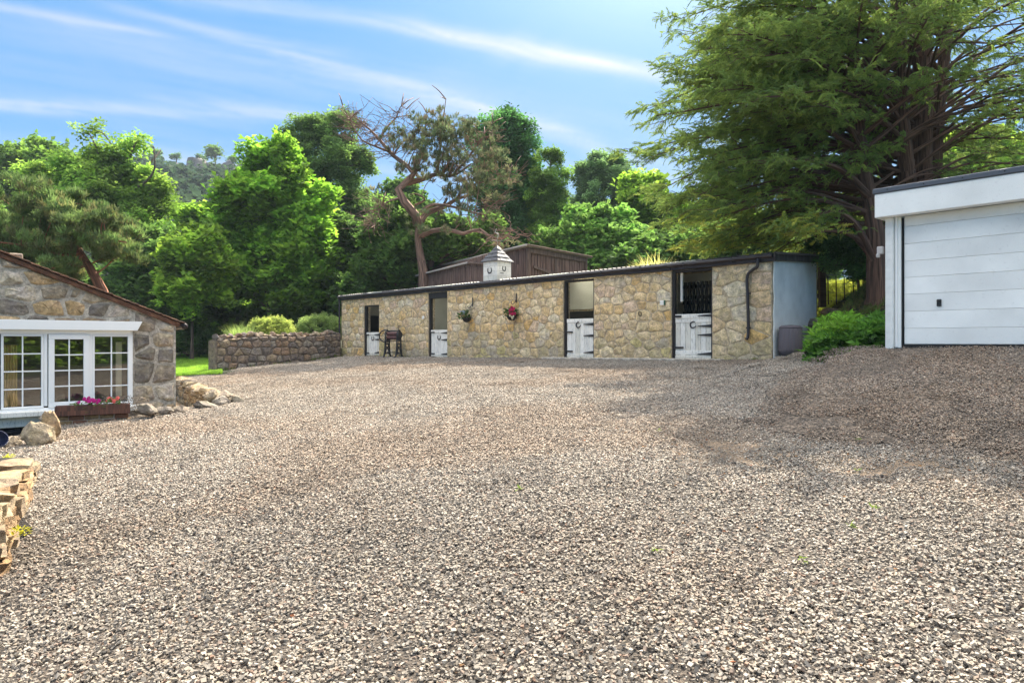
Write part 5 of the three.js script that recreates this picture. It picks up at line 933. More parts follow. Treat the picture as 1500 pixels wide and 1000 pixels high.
const C = { bright: [[0.165, 0.27, 0.035], [0.115, 0.20, 0.027], [0.22, 0.32, 0.045]], mid: [[0.08, 0.15, 0.028], [0.115, 0.19, 0.034], [0.065, 0.115, 0.024]], deep: [[0.065, 0.125, 0.03], [0.09, 0.155, 0.035], [0.05, 0.095, 0.026]], olive: [[0.12, 0.17, 0.035], [0.09, 0.14, 0.03], [0.15, 0.19, 0.05]], hill: [[0.018, 0.034, 0.02], [0.027, 0.045, 0.022], [0.014, 0.026, 0.02]], pine: [[0.055, 0.095, 0.04], [0.08, 0.12, 0.05], [0.06, 0.08, 0.04]], cyp: [[0.125, 0.185, 0.05], [0.17, 0.215, 0.055], [0.095, 0.145, 0.047]], cypLowLit: [[0.22, 0.25, 0.045], [0.16, 0.21, 0.045], [0.25, 0.23, 0.055]] };

// left of the yard
tree({ name: 'pine_tree', label: 'spreading pine with leaning red brown trunk behind the cottage roof', seed: 11, depth: 21, r: 0.2, trunk: [[152, 436], [140, 408], [120, 375, 0.3], [105, 350, 0.6], [80, 335, 1], [40, 325, 1.3]], bark: M.barkRed,
  limbs: [{ p: [[108, 352, 0.6], [130, 335, 0.4], [150, 325, 0]], r: 0.07 }, { p: [[118, 372, 0.3], [90, 372, 0], [50, 362, -0.5], [0, 355, -1]], r: 0.08 }, { p: [[105, 350, 0.6], [80, 350, 1], [50, 345, 1.5], [10, 335, 1.5]], r: 0.07 }, { p: [[120, 375], [90, 390, -0.8], [50, 395, -1.2]], r: 0.06 }, { p: [[112, 362], [150, 350, -0.6], [185, 355, -1]], r: 0.06 }, { p: [[80, 335, 1], [95, 310, 1], [120, 300, 0.5]], r: 0.06 }],
  crown: [[20, 320, 70, 38], [75, 345, 80, 40], [130, 350, 75, 40], [170, 335, 50, 40], [60, 390, 70, 32], [0, 360, 50, 40], [100, 305, 50, 25], [175, 380, 28, 22, 0.6], [20, 282, 40, 22, 0.6]], clusters: 125, cr: [0.25, 0.6], per: 20, size: [0.22, 0.36], geo: G.pine, mat: M.needle, cols: [[0.08, 0.135, 0.045], [0.11, 0.16, 0.055], [0.065, 0.10, 0.04], [0.13, 0.125, 0.055]], flat: 0.55, limbEvery: 0.5 });
tree({ name: 'ash_tree', label: 'tall open crowned tree with bare twigs at its top behind the pine and cottage', seed: 12, depth: 38, r: 0.3, trunk: [[165, 430], [168, 350], [172, 290], [185, 240], [200, 205]], bark: M.barkGrey,
  limbs: [{ p: [[172, 300], [195, 270, 1], [215, 245, 1], [235, 220, 2]], r: 0.14 }, { p: [[172, 290], [150, 250], [140, 215, -1], [130, 195, -1]], r: 0.1 }, { p: [[185, 240], [165, 215], [150, 195], [140, 192]], r: 0.06 }, { p: [[172, 282], [200, 275, -1], [225, 250, -2], [225, 215, -2]], r: 0.1 }],
  crown: [[150, 205, 32, 14, 0.5], [205, 230, 45, 24, 0.7], [222, 262, 26, 28, 0.6], [100, 262, 60, 30], [165, 260, 60, 36], [60, 275, 50, 28], [205, 295, 42, 34], [120, 300, 80, 40], [190, 330, 60, 50], [70, 250, 40, 18, 0.7]], clusters: 95, cr: [0.5, 1.0], per: 46, size: [0.3, 0.48], geo: G.small, cols: [[0.13, 0.22, 0.035], [0.10, 0.19, 0.03], [0.17, 0.25, 0.05]], limbEvery: 0.9 });
tree({ name: 'broadleaf_tree', label: 'rounded mid green tree at the left edge high behind the pine', seed: 13, depth: 62, r: 0.35, trunk: [[45, 400], [45, 320], [48, 250]], crown: [[45, 240, 50, 25], [10, 250, 40, 32], [80, 265, 45, 28], [30, 290, 60, 35], [95, 300, 45, 40]], clusters: 75, cr: [0.9, 1.7], per: 64, size: [0.4, 0.6], geo: G.broad, cols: C.mid, limbEvery: 0.3 });
tree({ name: 'sycamore_tree', label: 'large bright green sycamore with a dense rounded crown left of the tall poplar', seed: 14, depth: 34, r: 0.32, trunk: [[398, 485], [398, 420], [396, 350], [398, 290], [400, 240]],
  crown: [[400, 240, 32, 24], [385, 268, 50, 32], [350, 300, 40, 32], [425, 285, 45, 38], [455, 320, 28, 40], [345, 345, 38, 40], [395, 330, 62, 45], [430, 375, 50, 48], [355, 395, 44, 42], [395, 430, 60, 38], [335, 275, 22, 16, 0.6], [450, 415, 28, 42]], clusters: 120, cr: [0.55, 1.05], per: 78, size: [0.26, 0.42], geo: G.broad, cols: [[0.115, 0.225, 0.025], [0.085, 0.175, 0.02], [0.165, 0.27, 0.035]], limbEvery: 0.7 });
tree({ name: 'young_tree', label: 'slender young tree with thin dark trunk and see through crown left of the bright sycamore', seed: 15, depth: 31, r: 0.09, trunk: [[281, 502], [282, 440], [284, 385], [290, 345]], limbs: [{ p: [[282, 455], [296, 430], [305, 400], [312, 370]], r: 0.05 }, { p: [[282, 450], [266, 420], [258, 395]], r: 0.04 }], crown: [[285, 360, 36, 30], [265, 395, 28, 28], [305, 395, 26, 32], [285, 430, 42, 26, 0.7]], clusters: 42, cr: [0.4, 0.8], per: 46, size: [0.24, 0.36], geo: G.broad, cols: C.bright, limbEvery: 1 });
tree({ name: 'dark_shrub_tree', label: 'dark shady shrub tree behind the cottage corner and the young tree', seed: 16, depth: 33, r: 0.14, trunk: [[225, 500], [226, 450], [224, 400]], crown: [[225, 430, 55, 45], [190, 410, 40, 35], [240, 470, 45, 28], [255, 390, 35, 30], [215, 370, 45, 28]], clusters: 70, cr: [0.5, 0.95], per: 60, size: [0.26, 0.38], geo: G.broad, cols: C.deep, limbEvery: 0.4 });
tree({ name: 'lime_tree', label: 'sunlit yellow green tree filling the gap between open crowned tree and sycamore', seed: 17, depth: 46, r: 0.2, trunk: [[275, 490], [274, 420], [272, 340]], crown: [[262, 345, 50, 38], [295, 375, 36, 42], [235, 370, 45, 40], [270, 420, 55, 45], [300, 330, 22, 20, 0.6], [320, 440, 30, 40]], clusters: 80, cr: [0.7, 1.2], per: 62, size: [0.34, 0.5], geo: G.broad, cols: [[0.17, 0.31, 0.03], [0.12, 0.24, 0.03], [0.22, 0.34, 0.05]], limbEvery: 0.4 });
tree({ name: 'understorey_tree', label: 'dark holly like bush between the sycamore trunk and the garden wall', seed: 18, depth: 36, r: 0.12, trunk: [[440, 490], [440, 450], [442, 410]], crown: [[440, 445, 45, 32], [480, 430, 42, 50], [500, 380, 34, 55], [340, 455, 38, 28, 0.7], [395, 468, 40, 20, 0.6], [470, 470, 40, 16, 0.7]], clusters: 80, cr: [0.5, 1.0], per: 60, size: [0.28, 0.4], geo: G.broad, cols: C.deep, limbEvery: 0.3 });
// centre
tree({ name: 'poplar_tree', label: 'tall airy grey green poplar between the bright sycamore and the twisted pine', seed: 21, depth: 46, r: 0.3, trunk: [[484, 480], [484, 400], [482, 320], [480, 250], [478, 190]], limbs: [{ p: [[484, 330], [468, 280], [455, 230], [448, 190]], r: 0.1 }, { p: [[483, 320], [500, 270], [512, 220], [518, 190]], r: 0.1 }, { p: [[482, 340], [505, 310], [525, 280]], r: 0.07 }],
  crown: [[465, 185, 26, 18], [440, 205, 24, 26], [500, 195, 28, 28], [475, 225, 46, 38], [450, 255, 36, 36], [510, 250, 32, 40], [480, 290, 52, 42, 0.9], [520, 310, 26, 36, 0.8], [490, 345, 50, 34, 0.7], [455, 320, 30, 40, 0.7]], clusters: 190, cr: [0.45, 0.95], per: 44, size: [0.26, 0.40], geo: G.small, cols: [[0.08, 0.14, 0.04], [0.115, 0.185, 0.045], [0.065, 0.115, 0.035]], limbEvery: 0.8, arch: -0.02 });
{ // the twisted pine: hand laid trunk and limbs
  const twigs = [], R = rng(222), B = (p, r, r2) => ({ p, r, r2 });
  const limbs = [B([[612, 330], [610, 318, -0.2], [596, 300, -0.4], [582, 282, -0.5], [592, 268, -0.3], [605, 258], [606, 250], [590, 240, 0.3], [570, 222, 0.6], [556, 205, 0.8], [540, 188, 1], [520, 172, 1.2]], 0.23, 0.035), B([[596, 268], [620, 262, 0.5], [640, 255, 0.8], [662, 258, 1], [690, 240, 1.5]], 0.15, 0.04), B([[612, 330], [625, 312, 0.3], [650, 303, 0.6], [668, 292, 1], [690, 285, 1.4]], 0.17, 0.05), B([[616, 310], [632, 300], [660, 302], [690, 310, -0.5], [712, 315, -0.8]], 0.09, 0.02), B([[618, 345], [640, 336, -0.6], [662, 338, -1], [682, 342, -1.2], [700, 335, -1.4], [716, 345, -1.6], [735, 350, -1.8], [748, 340, -2]], 0.12, 0.03), B([[608, 300], [622, 292, -0.4], [610, 284, -0.6], [600, 285, -0.6]], 0.06, 0.02), B([[585, 290], [572, 294, -0.5], [560, 300, -0.7], [548, 330, -0.9]], 0.05, 0.012), B([[556, 205, 0.8], [565, 188, 1], [580, 172, 1.2], [588, 155, 1.2], [595, 160, 1.2]], 0.06, 0.012), B([[570, 222, 0.6], [552, 215, 0], [530, 205, -0.2], [512, 175, -0.5], [502, 155, -0.5]], 0.06, 0.012), B([[640, 255, 0.8], [645, 215, 1], [648, 185, 1.2], [653, 145, 1.2]], 0.08, 0.015), B([[662, 258, 1], [690, 225, 1], [710, 195, 1], [722, 180, 1]], 0.07, 0.015), B([[605, 258], [615, 225, 0.8], [622, 195, 1], [625, 165, 1]], 0.08, 0.02), B([[668, 292, 1], [680, 275, 1], [700, 268, 1], [730, 262, 1]], 0.06, 0.015)];
  for (const b of limbs.slice(6)) { for (let i = 0; i < 5; i++) { const t = 0.45 + 0.55 * R(), j = Math.min(b.p.length - 2, Math.floor(t * (b.p.length - 1))), s = b.p[j + 1], dx = (R() - 0.5) * 46, dy = -R() * 26 + 4; twigs.push({ p: [s, [s[0] + dx * 0.5, s[1] + dy * 0.6, (s[2] ?? 0) + (R() - 0.5)], [s[0] + dx, s[1] + dy, (s[2] ?? 0) + (R() - 0.5) * 2]], r: 0.03, r2: 0.012 }); } }
  const spots = [[540, 188, 1], [520, 172, 1.2], [556, 205, 0.8], [530, 190, -0.3], [530, 205, -0.2], [580, 172, 1.2], [570, 222, 0.6], [560, 300, -0.7], [590, 190, 0.5], [650, 195, 1.2], [625, 185, 1], [690, 225, 1], [715, 200, 1], [700, 268, 1], [670, 240, 0.6], [740, 262, 1], [720, 300, 0.2], [748, 340, -2], [730, 348, -1.8], [660, 280, 1], [610, 215, 0.8], [548, 320, -0.9], [700, 310, -0.5]];
  for (let i = 0; i < 430; i++) {
    const s = spots[i % spots.length], hang = i % spots.length === 7 || i % spots.length > 16 ? 16 : 0, left = s[0] < 600 ? -0.14 : 0.05, dx = (R() - 0.5 + left) * 74, dy = -R() * 40 + 14 + hang * R() * 1.6, z = s[2] + (R() - 0.5) * 1.4, sx = s[0] + (R() - 0.5) * 22, sy = s[1] + (R() - 0.5) * 16;
    twigs.push({ p: [[sx, sy, z], [sx + dx * 0.4 + (R() - 0.5) * 8, sy + dy * 0.35 + (R() - 0.5) * 6, z], [sx + dx * 0.75, sy + dy * 0.8, z + R() - 0.5], [sx + dx, sy + dy - 3, z + R() - 0.5]], r: 0.017, r2: 0.008 });
    if (i % 2) twigs.push({ p: [[sx + dx * 0.5, sy + dy * 0.5, z], [sx + dx * 0.6 + (R() - 0.5) * 16, sy + dy * 0.7 - R() * 10, z + 0.3], [sx + dx * 0.7 + (R() - 0.5) * 34, sy + dy * 0.8 - R() * 14, z + 0.5]], r: 0.013, r2: 0.007 });
  }
  tree({ name: 'twisted_pine_tree', label: 'tall twisted old pine with pinkish bare trunk and dead upper branches behind the stables', seed: 22, depth: 31, r: 0.33, trunk: [[622, 440], [620, 400], [614, 365], [611, 340], [612, 328]], bark: M.barkPine, limbs: [...limbs, ...twigs],
    crown: [[640, 190, 46, 28], [625, 225, 56, 36, 0.9], [690, 215, 44, 36, 0.7], [680, 250, 60, 38, 0.6], [720, 260, 36, 42, 0.4], [700, 300, 46, 26, 0.35], [590, 205, 26, 26, 0.5], [660, 325, 70, 22, 0.35], [735, 355, 36, 14, 0.3], [552, 305, 24, 36, 0.25]], clusters: 150, cr: [0.3, 0.75], per: 7, size: [0.22, 0.36], geo: G.pine, mat: M.needle, cols: [[0.075, 0.10, 0.05], [0.095, 0.115, 0.06], [0.13, 0.105, 0.075], [0.065, 0.085, 0.045]], flat: 0.6, limbEvery: 0.75 });
}
tree({ name: 'oak_stem_tree', label: 'dark second trunk standing close behind the twisted pine trunk', seed: 29, depth: 33, r: 0.3, trunk: [[626, 430], [630, 390], [633, 355], [640, 320], [655, 290]], bark: M.bark, crown: [[640, 360, 60, 32, 0.6], [580, 350, 45, 50], [560, 410, 45, 40], [600, 390, 30, 40], [530, 430, 30, 30], [690, 345, 60, 26, 0.6]], clusters: 85, cr: [0.45, 0.9], per: 56, size: [0.25, 0.36], geo: G.broad, cols: C.deep, limbEvery: 0.5 });
tree({ name: 'black_poplar_tree', label: 'tall narrow dark green tree with drooping foliage right behind the twisted pine', seed: 23, depth: 44, r: 0.28, trunk: [[742, 420], [741, 340], [740, 260], [742, 190]], crown: [[742, 180, 26, 20], [725, 205, 34, 30], [762, 210, 24, 36], [745, 245, 42, 40], [735, 285, 46, 40], [765, 290, 22, 44, 0.8], [740, 330, 48, 36, 0.8], [700, 190, 16, 22, 0.5]], clusters: 150, cr: [0.45, 0.95], per: 48, size: [0.28, 0.42], geo: G.hang, cols: [[0.045, 0.12, 0.035], [0.06, 0.145, 0.04], [0.035, 0.09, 0.03]], limbEvery: 0.5 });
tree({ name: 'thin_tree', label: 'thin straight tree with sparse whorled branches right of the narrow dark tree', seed: 24, depth: 42, r: 0.12, trunk: [[808, 420], [809, 360], [808, 300], [806, 220]], crown: [[804, 235, 14, 18, 0.8], [808, 265, 28, 18], [800, 295, 26, 20], [818, 300, 20, 22], [805, 335, 32, 24, 0.8], [790, 300, 14, 20, 0.6]], clusters: 70, cr: [0.35, 0.7], per: 30, size: [0.22, 0.34], geo: G.small, cols: C.mid, limbEvery: 1 });
tree({ name: 'birch_tree', label: 'soft crowned grey green tree standing highest left of the big conifer', seed: 25, depth: 56, r: 0.22, trunk: [[886, 400], [886, 330], [885, 260]], limbs: [{ p: [[886, 330], [872, 290], [865, 250]], r: 0.1 }, { p: [[886, 320], [900, 285], [910, 250]], r: 0.1 }], crown: [[885, 240, 26, 16], [865, 265, 24, 28], [905, 265, 28, 28], [885, 290, 46, 28, 0.8], [925, 300, 22, 26, 0.7], [855, 300, 20, 26, 0.7]], clusters: 110, cr: [0.5, 1.0], per: 40, size: [0.3, 0.42], geo: G.small, cols: [[0.09, 0.15, 0.06], [0.11, 0.18, 0.07], [0.07, 0.12, 0.05]], limbEvery: 0.8 });
tree({ name: 'hazel_tree', label: 'broad bright hazel bush above the right end of the timber shed', seed: 26, depth: 36, r: 0.15, trunk: [[865, 440], [866, 400], [870, 350]], crown: [[870, 345, 45, 36], [835, 350, 34, 30], [905, 350, 40, 36], [925, 375, 34, 28], [880, 385, 60, 24, 0.8], [850, 320, 22, 16, 0.6]], clusters: 90, cr: [0.45, 0.9], per: 66, size: [0.24, 0.38], geo: G.broad, cols: [[0.10, 0.20, 0.04], [0.07, 0.15, 0.03], [0.14, 0.23, 0.06]], limbEvery: 0.4 });
tree({ name: 'maple_tree', label: 'sunlit yellow green maple partly hidden by the left side of the big conifer', seed: 27, depth: 44, r: 0.2, trunk: [[960, 430], [960, 370], [958, 300]], crown: [[945, 290, 30, 26], [970, 320, 38, 36], [940, 330, 30, 34], [1000, 350, 40, 34], [960, 370, 50, 28]], clusters: 80, cr: [0.6, 1.1], per: 62, size: [0.3, 0.46], geo: G.broad, cols: C.bright, limbEvery: 0.4 });
tree({ name: 'wood_edge_tree', label: 'dense dark green tree at the wood edge below the big conifer', seed: 28, depth: 33, r: 0.2, trunk: [[1010, 430], [1010, 390], [1012, 340]], crown: [[1000, 370, 60, 26], [1060, 370, 55, 28], [1110, 365, 50, 28], [950, 385, 40, 18, 0.7], [1150, 370, 40, 24]], clusters: 80, cr: [0.5, 0.9], per: 62, size: [0.26, 0.38], geo: G.broad, cols: C.deep, limbEvery: 0.3 });
// a second rank that closes the wood
const rank = [[-40, 350, 70, 80, 52, 'mid'], [60, 420, 80, 70, 40, 'deep'], [320, 420, 60, 70, 50, 'bright'], [540, 400, 60, 80, 50, 'mid'], [590, 320, 50, 60, 58, 'deep'], [650, 400, 60, 70, 48, 'mid'], [770, 360, 45, 60, 60, 'bright'], [820, 375, 55, 40, 50, 'olive'], [900, 330, 50, 45, 66, 'mid'], [1050, 330, 70, 60, 60, 'bright'], [1180, 350, 70, 60, 50, 'mid'], [1440, 230, 70, 40, 46, 'bright'], [1300, 330, 60, 60, 48, 'olive'], [700, 380, 50, 45, 46, 'bright']];
const rankLabel = ['far broadleaf tree at the left edge behind the pine', 'shady tree low behind the left pine trunk', 'sunlit tree seen between the lime and sycamore crowns', 'leafy tree behind the left side of the twisted pine trunk', 'dark tree filling the gap left of the twisted pine bend', 'leafy tree behind the timber shed and pine trunks', 'far sunlit tree between the narrow dark tree and thin tree', 'olive green bush tree behind the timber shed ridge', 'far tree below the soft crowned birch', 'bright tree seen through the lower left of the big conifer', 'tree behind the pale end wall and conifer skirt', 'bright treetop showing above the garage roof', 'olive green tree behind the big conifer trunks', 'bright tree low behind the roof turret'];
rank.forEach(([px, py, rx, ry, d, c], i) => tree({ name: 'woodland_tree', label: rankLabel[i], seed: 40 + i, depth: d, r: 0.2, group: 'trees of the wood behind the stables', trunk: [[px, 450], [px + 3, py + ry * 0.3], [px, py - ry * 0.3]], crown: [[px, py - ry * 0.35, rx * 0.6, ry * 0.5], [px - rx * 0.4, py, rx * 0.6, ry * 0.55], [px + rx * 0.4, py + ry * 0.05, rx * 0.6, ry * 0.55], [px, py + ry * 0.5, rx * 0.9, ry * 0.45]], clusters: 62, cr: [0.7, 1.3], per: 60, size: [0.34, 0.5], geo: G.broad, cols: C[c], limbEvery: 0.3 }));

{ // the big conifer behind the garage
  const R = rng(601), t = thing('cypress_tree', 'huge dark spreading cypress with several trunks overhanging the stables and garage', 'tree', [0, 0, 0]), wood = [], lists = G.spray.map(() => []), D = 16.3;
  const stems = [
    { p: [[1284, 470], [1284, 400], [1281, 330], [1268, 260, 0.2], [1258, 180, 0.3], [1248, 90, 0.3], [1235, -30, 0.4]], r: 0.21, d: 16 },
    { p: [[1348, 420], [1348, 300], [1350, 200], [1352, 100], [1350, 0], [1345, -120], [1343, -170]], r: 0.29, d: 17 }, { p: [[1330, 420], [1330, 280], [1322, 180], [1318, 90], [1310, -20], [1300, -140]], r: 0.2, d: 16.6 },
    { p: [[1366, 420], [1368, 280], [1372, 180], [1384, 80], [1398, -40], [1410, -160]], r: 0.21, d: 17.3 }, { p: [[1306, 440], [1304, 320], [1298, 220], [1294, 120], [1285, 0]], r: 0.12, d: 17.6 }];
  const paths = stems.map((s) => { const pts = s.p.map(([x, y, dz = 0]) => P(x, y, s.d + dz)); const f = pts[0].clone(); f.y = H(f.x, -f.z) - 0.2; if (f.y < pts[0].y) pts.unshift(f); const path = smoothLine(pts, 24); wood.push(tube(path, path.map((_, i) => s.r * (1.2 - 0.85 * i / 24) * (i < 2 ? 1.3 : 1)), 14, true, 0.3, Math.round(s.d * 10))); return path; });
  const lowLimbs = [[[1284, 395, 16], [1255, 330, 15.7], [1225, 310, 15.4], [1190, 318, 15.0], [1150, 330, 14.6]], [[1283, 380, 16], [1250, 345, 15.8], [1215, 338, 15.4], [1170, 345, 15]], [[1275, 290, 16.1], [1235, 250, 15.6], [1180, 235, 15], [1110, 240, 14.4]]];
  const limbs = lowLimbs.map((l) => ({ pts: l.map(([x, y, d]) => P(x, y, d)), r: 0.11 }));
  const NL = 640;
  for (let i = 0; i < NL; i++) {
    const path = paths[[0, 1, 1, 2, 2, 3, 3, 0, 4, 0][Math.floor(R() * 10)]], j = 6 + Math.floor(Math.pow(R(), 1.15) * 18), a = path[j], hgt = a.y - 1.5; if (a.y > 9.6) continue;
    const az = i % 5 < 2 ? Math.PI + (R() - 0.5) * 2.2 : R() * 6.283, dir = V(Math.cos(az), 0, Math.sin(az)); if (dir.z > 0.2 && Math.abs(dir.x) < 0.8 && R() < 0.5) continue;
    const right = sstep(0.2, 0.9, dir.x), maxL = lerp(5.9, 4.9, sstep(5, 10, hgt)) * (0.55 + 0.5 * R()) * (1 - 0.15 * right) * lerp(1, 0.8, sstep(0.2, 0.9, dir.z)) , rise = lerp(0.05, 0.5, sstep(1, 8, hgt)) + (R() - 0.5) * 0.25 + right * 0.3;
    const b = a.clone().addScaledVector(dir, maxL * 0.45).add(V(0, maxL * 0.45 * rise, 0)), c = a.clone().addScaledVector(dir, maxL).add(V(0, maxL * (rise * 0.8 - 0.16 - 0.1 * R()), 0)), xm = 2.9 + 1.5 * sstep(5.5, 11, c.y) + R() * R() * 2.2;
    if (c.x < xm) { const f = Math.max(0.35, (a.x - xm) / (a.x - c.x)); b.lerp(a, 1 - f); c.lerp(a, 1 - f); }
    if (c.y < 3.3 + 0.22 * Math.abs(c.x - 8)) continue;
    if (c.y < 6.2 && -c.z < 15.2) continue;
    limbs.push({ pts: [a, b, c], r: 0.02 + maxL * 0.0085, sparse: right * 0.62, right });
  }
  for (const L of limbs) {
    const n = 14, path = smoothLine(L.pts, n), len = L.pts[0].distanceTo(L.pts[L.pts.length - 1]);
    wood.push(tube(path, path.map((_, i) => lerp(L.r, 0.008, Math.pow(i / n, 0.8))), 6, false, 0.15, limbs.indexOf(L)));
    const dirL = path[n].clone().sub(path[0]).setY(0).normalize(), side = V(-dirL.z, 0, dirL.x), subs = Math.round(len * 4.4 * (1 - (L.sparse ?? 0) * 0.5));
    for (let s = 0; s < subs; s++) {                                      // side twigs, feathered with sprays
      const u = 0.30 + 0.70 * Math.pow(R(), 0.6), fi = u * n, i0 = Math.min(n - 1, Math.floor(fi)), p0 = path[i0].clone().lerp(path[i0 + 1], fi - i0), sg = R() < 0.5 ? -1 : 1, tl = (0.35 + 0.85 * R()) * (1.15 - 0.4 * u);
      const dr = dirL.clone().multiplyScalar(0.55 + 0.4 * R()).addScaledVector(side, sg * (0.25 + 0.75 * R())).add(V(0, (R() - 0.45) * 0.55, 0)).normalize(), p1 = p0.clone().addScaledVector(dr, tl * 0.6).add(V(0, 0.04, 0)), p2 = p0.clone().addScaledVector(dr, tl).add(V(0, -0.16 * tl, 0));
      if (R() < 0.55) wood.push(tube([p0, p1, p2], [0.011, 0.008, 0.004], 3, false));
      if (R() < (L.sparse ?? 0)) continue;
      const low = 1 - sstep(3.2, 5.2, p0.y), m = Math.round(2.8 + 4.6 * R() * (1 + tl));  // lower sprays go yellower: a lit underside put into their colour
      for (let k = 0; k < m; k++) {
        const w = R(), q0 = p0.clone().lerp(p2, 0.15 + 0.85 * w).add(V((R() - 0.5) * 0.1, (R() - 0.5) * 0.1 + 0.02, (R() - 0.5) * 0.1)), az = Math.atan2(-dr.z, dr.x) + (R() - 0.5) * 1.9, sc = 0.17 + 0.19 * R();
        const q = new THREE.Quaternion().setFromEuler(new THREE.Euler((R() - 0.5) * 2.4, az + (R() - 0.5) * 0.8, (R() - 0.55) * 1.5, 'YXZ'));
        lists[Math.floor(R() * 3)].push([new THREE.Matrix4().compose(q0, q, V(sc, sc, sc)), leafColor(R() < low * 0.85 ? C.cypLowLit : C.cyp, R)]);
      }
    }
  }
  part('trunk', merge(wood), M.barkCypress, t);
  G.spray.forEach((g, i) => instanced('crown', g, lists[i], M.needle, t, 'stuff'));
  console.log('cypress sprays', lists.map((l) => l.length).join(' '), 'limbs', limbs.length);
}
tree({ name: 'climber_tree', label: 'leafy small tree with trailing stems in front of the field beside the garage', seed: 71, depth: 17.2, r: 0.06, trunk: [[1262, 470], [1260, 430], [1256, 390], [1250, 350]], limbs: [{ p: [[1262, 450], [1280, 420], [1288, 400]], r: 0.02 }, { p: [[1300, 455], [1285, 430], [1270, 400]], r: 0.025 }], crown: [[1245, 360, 32, 24], [1225, 375, 22, 20, 0.7], [1268, 375, 22, 40, 0.8], [1275, 430, 14, 34, 0.6], [1240, 395, 24, 14, 0.4], [1205, 362, 18, 14, 0.6], [1285, 345, 10, 20, 0.6]], clusters: 46, cr: [0.18, 0.36], per: 42, size: [0.11, 0.18], geo: G.small, cols: [[0.05, 0.115, 0.04], [0.075, 0.15, 0.04], [0.04, 0.09, 0.03]], limbEvery: 0.8 });

// ---------- clipped mounds behind the garden wall, ferns and weeds by the garage ----------
function bush(name, label, px, py, d, rx, ry, n, s, cols, seed, geo = G.small) {
  const R = rng(seed), c = P(px, py, d), t = thing(name, label, 'bush', [c.x, c.y, c.z]), lists = geo.map(() => []), st = [];
  for (let i = 0; i < 12; i++) { const a = R() * 6.28; st.push(tube([V(0, -ry, 0), V(Math.cos(a) * rx * 0.5, 0, Math.sin(a) * rx * 0.4), V(Math.cos(a) * rx * 0.8, ry * 0.5, Math.sin(a) * rx * 0.7)], [0.015, 0.01, 0.005], 4, false)); }
  part('stems', merge(st), M.bark, t);
  for (let i = 0; i < n; i++) { const e = V(R() - 0.5, R() - 0.35, R() - 0.5).normalize(), r = 0.75 + 0.3 * R() * fbm(e.x * 3 + 5, e.z * 3 + e.y * 2, seed, 2) * 1.6, k = s * (0.7 + 0.6 * R()), q = new THREE.Quaternion().setFromEuler(new THREE.Euler((R() - 0.5) * 1.2, R() * 6.28, (R() - 0.5) * 1.2)); lists[Math.floor(R() * lists.length)].push([new THREE.Matrix4().compose(V(e.x * rx * r, e.y * ry * r, e.z * rx * r * 0.9), q, V(k, k, k)), leafColor(cols, R)]); }
  geo.forEach((g, i) => instanced('foliage', g, lists[i], M.leaf, t, 'stuff'));
  return t;
}
bush('garden_bush', 'yellow green domed shrub just over the middle of the garden wall', 396, 487, 27.5, 1.0, 0.62, 700, 0.13, [[0.20, 0.24, 0.06], [0.27, 0.30, 0.09], [0.14, 0.19, 0.045]], 81);
bush('garden_bush', 'pale green domed shrub over the garden wall beside the stable end', 474, 482, 29.5, 1.1, 0.6, 700, 0.13, [[0.17, 0.23, 0.08], [0.22, 0.28, 0.10], [0.12, 0.18, 0.06]], 82);
bush('garden_bush', 'low dark bush at the lawn edge behind the cottage', 275, 500, 33, 2.0, 0.7, 700, 0.2, C.deep, 83, G.broad);
function blades(n, seed, h, w, lean) { const R = rng(seed), L = []; for (let i = 0; i < n; i++) { const l = h * (0.6 + 0.5 * R()), a = R() * 6.283, k = lean * (0.3 + R()), g = new THREE.BufferGeometry(), x = (R() - 0.5) * 0.25, z = (R() - 0.5) * 0.25; const p = (t) => V(x + Math.cos(a) * k * t * t * l, l * t * (1 - 0.25 * k * t), z + Math.sin(a) * k * t * t * l), s = V(-Math.sin(a), 0, Math.cos(a)).multiplyScalar(w / 2), A = p(0), B = p(0.55), T2 = p(1); g.setAttribute('position', new THREE.Float32BufferAttribute([A.clone().sub(s), A.clone().add(s), B.clone().add(s), A.clone().sub(s), B.clone().add(s), B.clone().sub(s), B.clone().sub(s), B.clone().add(s), T2].flatMap((v) => v.toArray()), 3)); g.computeVertexNormals(); g.setAttribute('uv', new THREE.Float32BufferAttribute(new Float32Array(18), 2)); L.push(g); } return merge(L); }
const GT = [blades(10, 3, 1, 0.018, 0.7), blades(10, 4, 1, 0.018, 0.9)];
const GB = [blades(14, 1, 1, 0.05, 0.6), blades(14, 2, 1, 0.05, 0.8)];
function tufts(list, parent, name = 'grass', set = GB) { const L = set.map(() => []), R = rng(list.length * 7 + 1); for (const [x, y, z, s, c] of list) { const q = new THREE.Quaternion().setFromAxisAngle(V(0, 1, 0), R() * 6.28); L[Math.floor(R() * 2)].push([new THREE.Matrix4().compose(V(x, y, z), q, V(s, s * (0.8 + 0.4 * R()), s)), c]); } set.forEach((g, i) => { const m = instanced(name, g, L[i], M.leaf, parent, 'stuff'); }); }
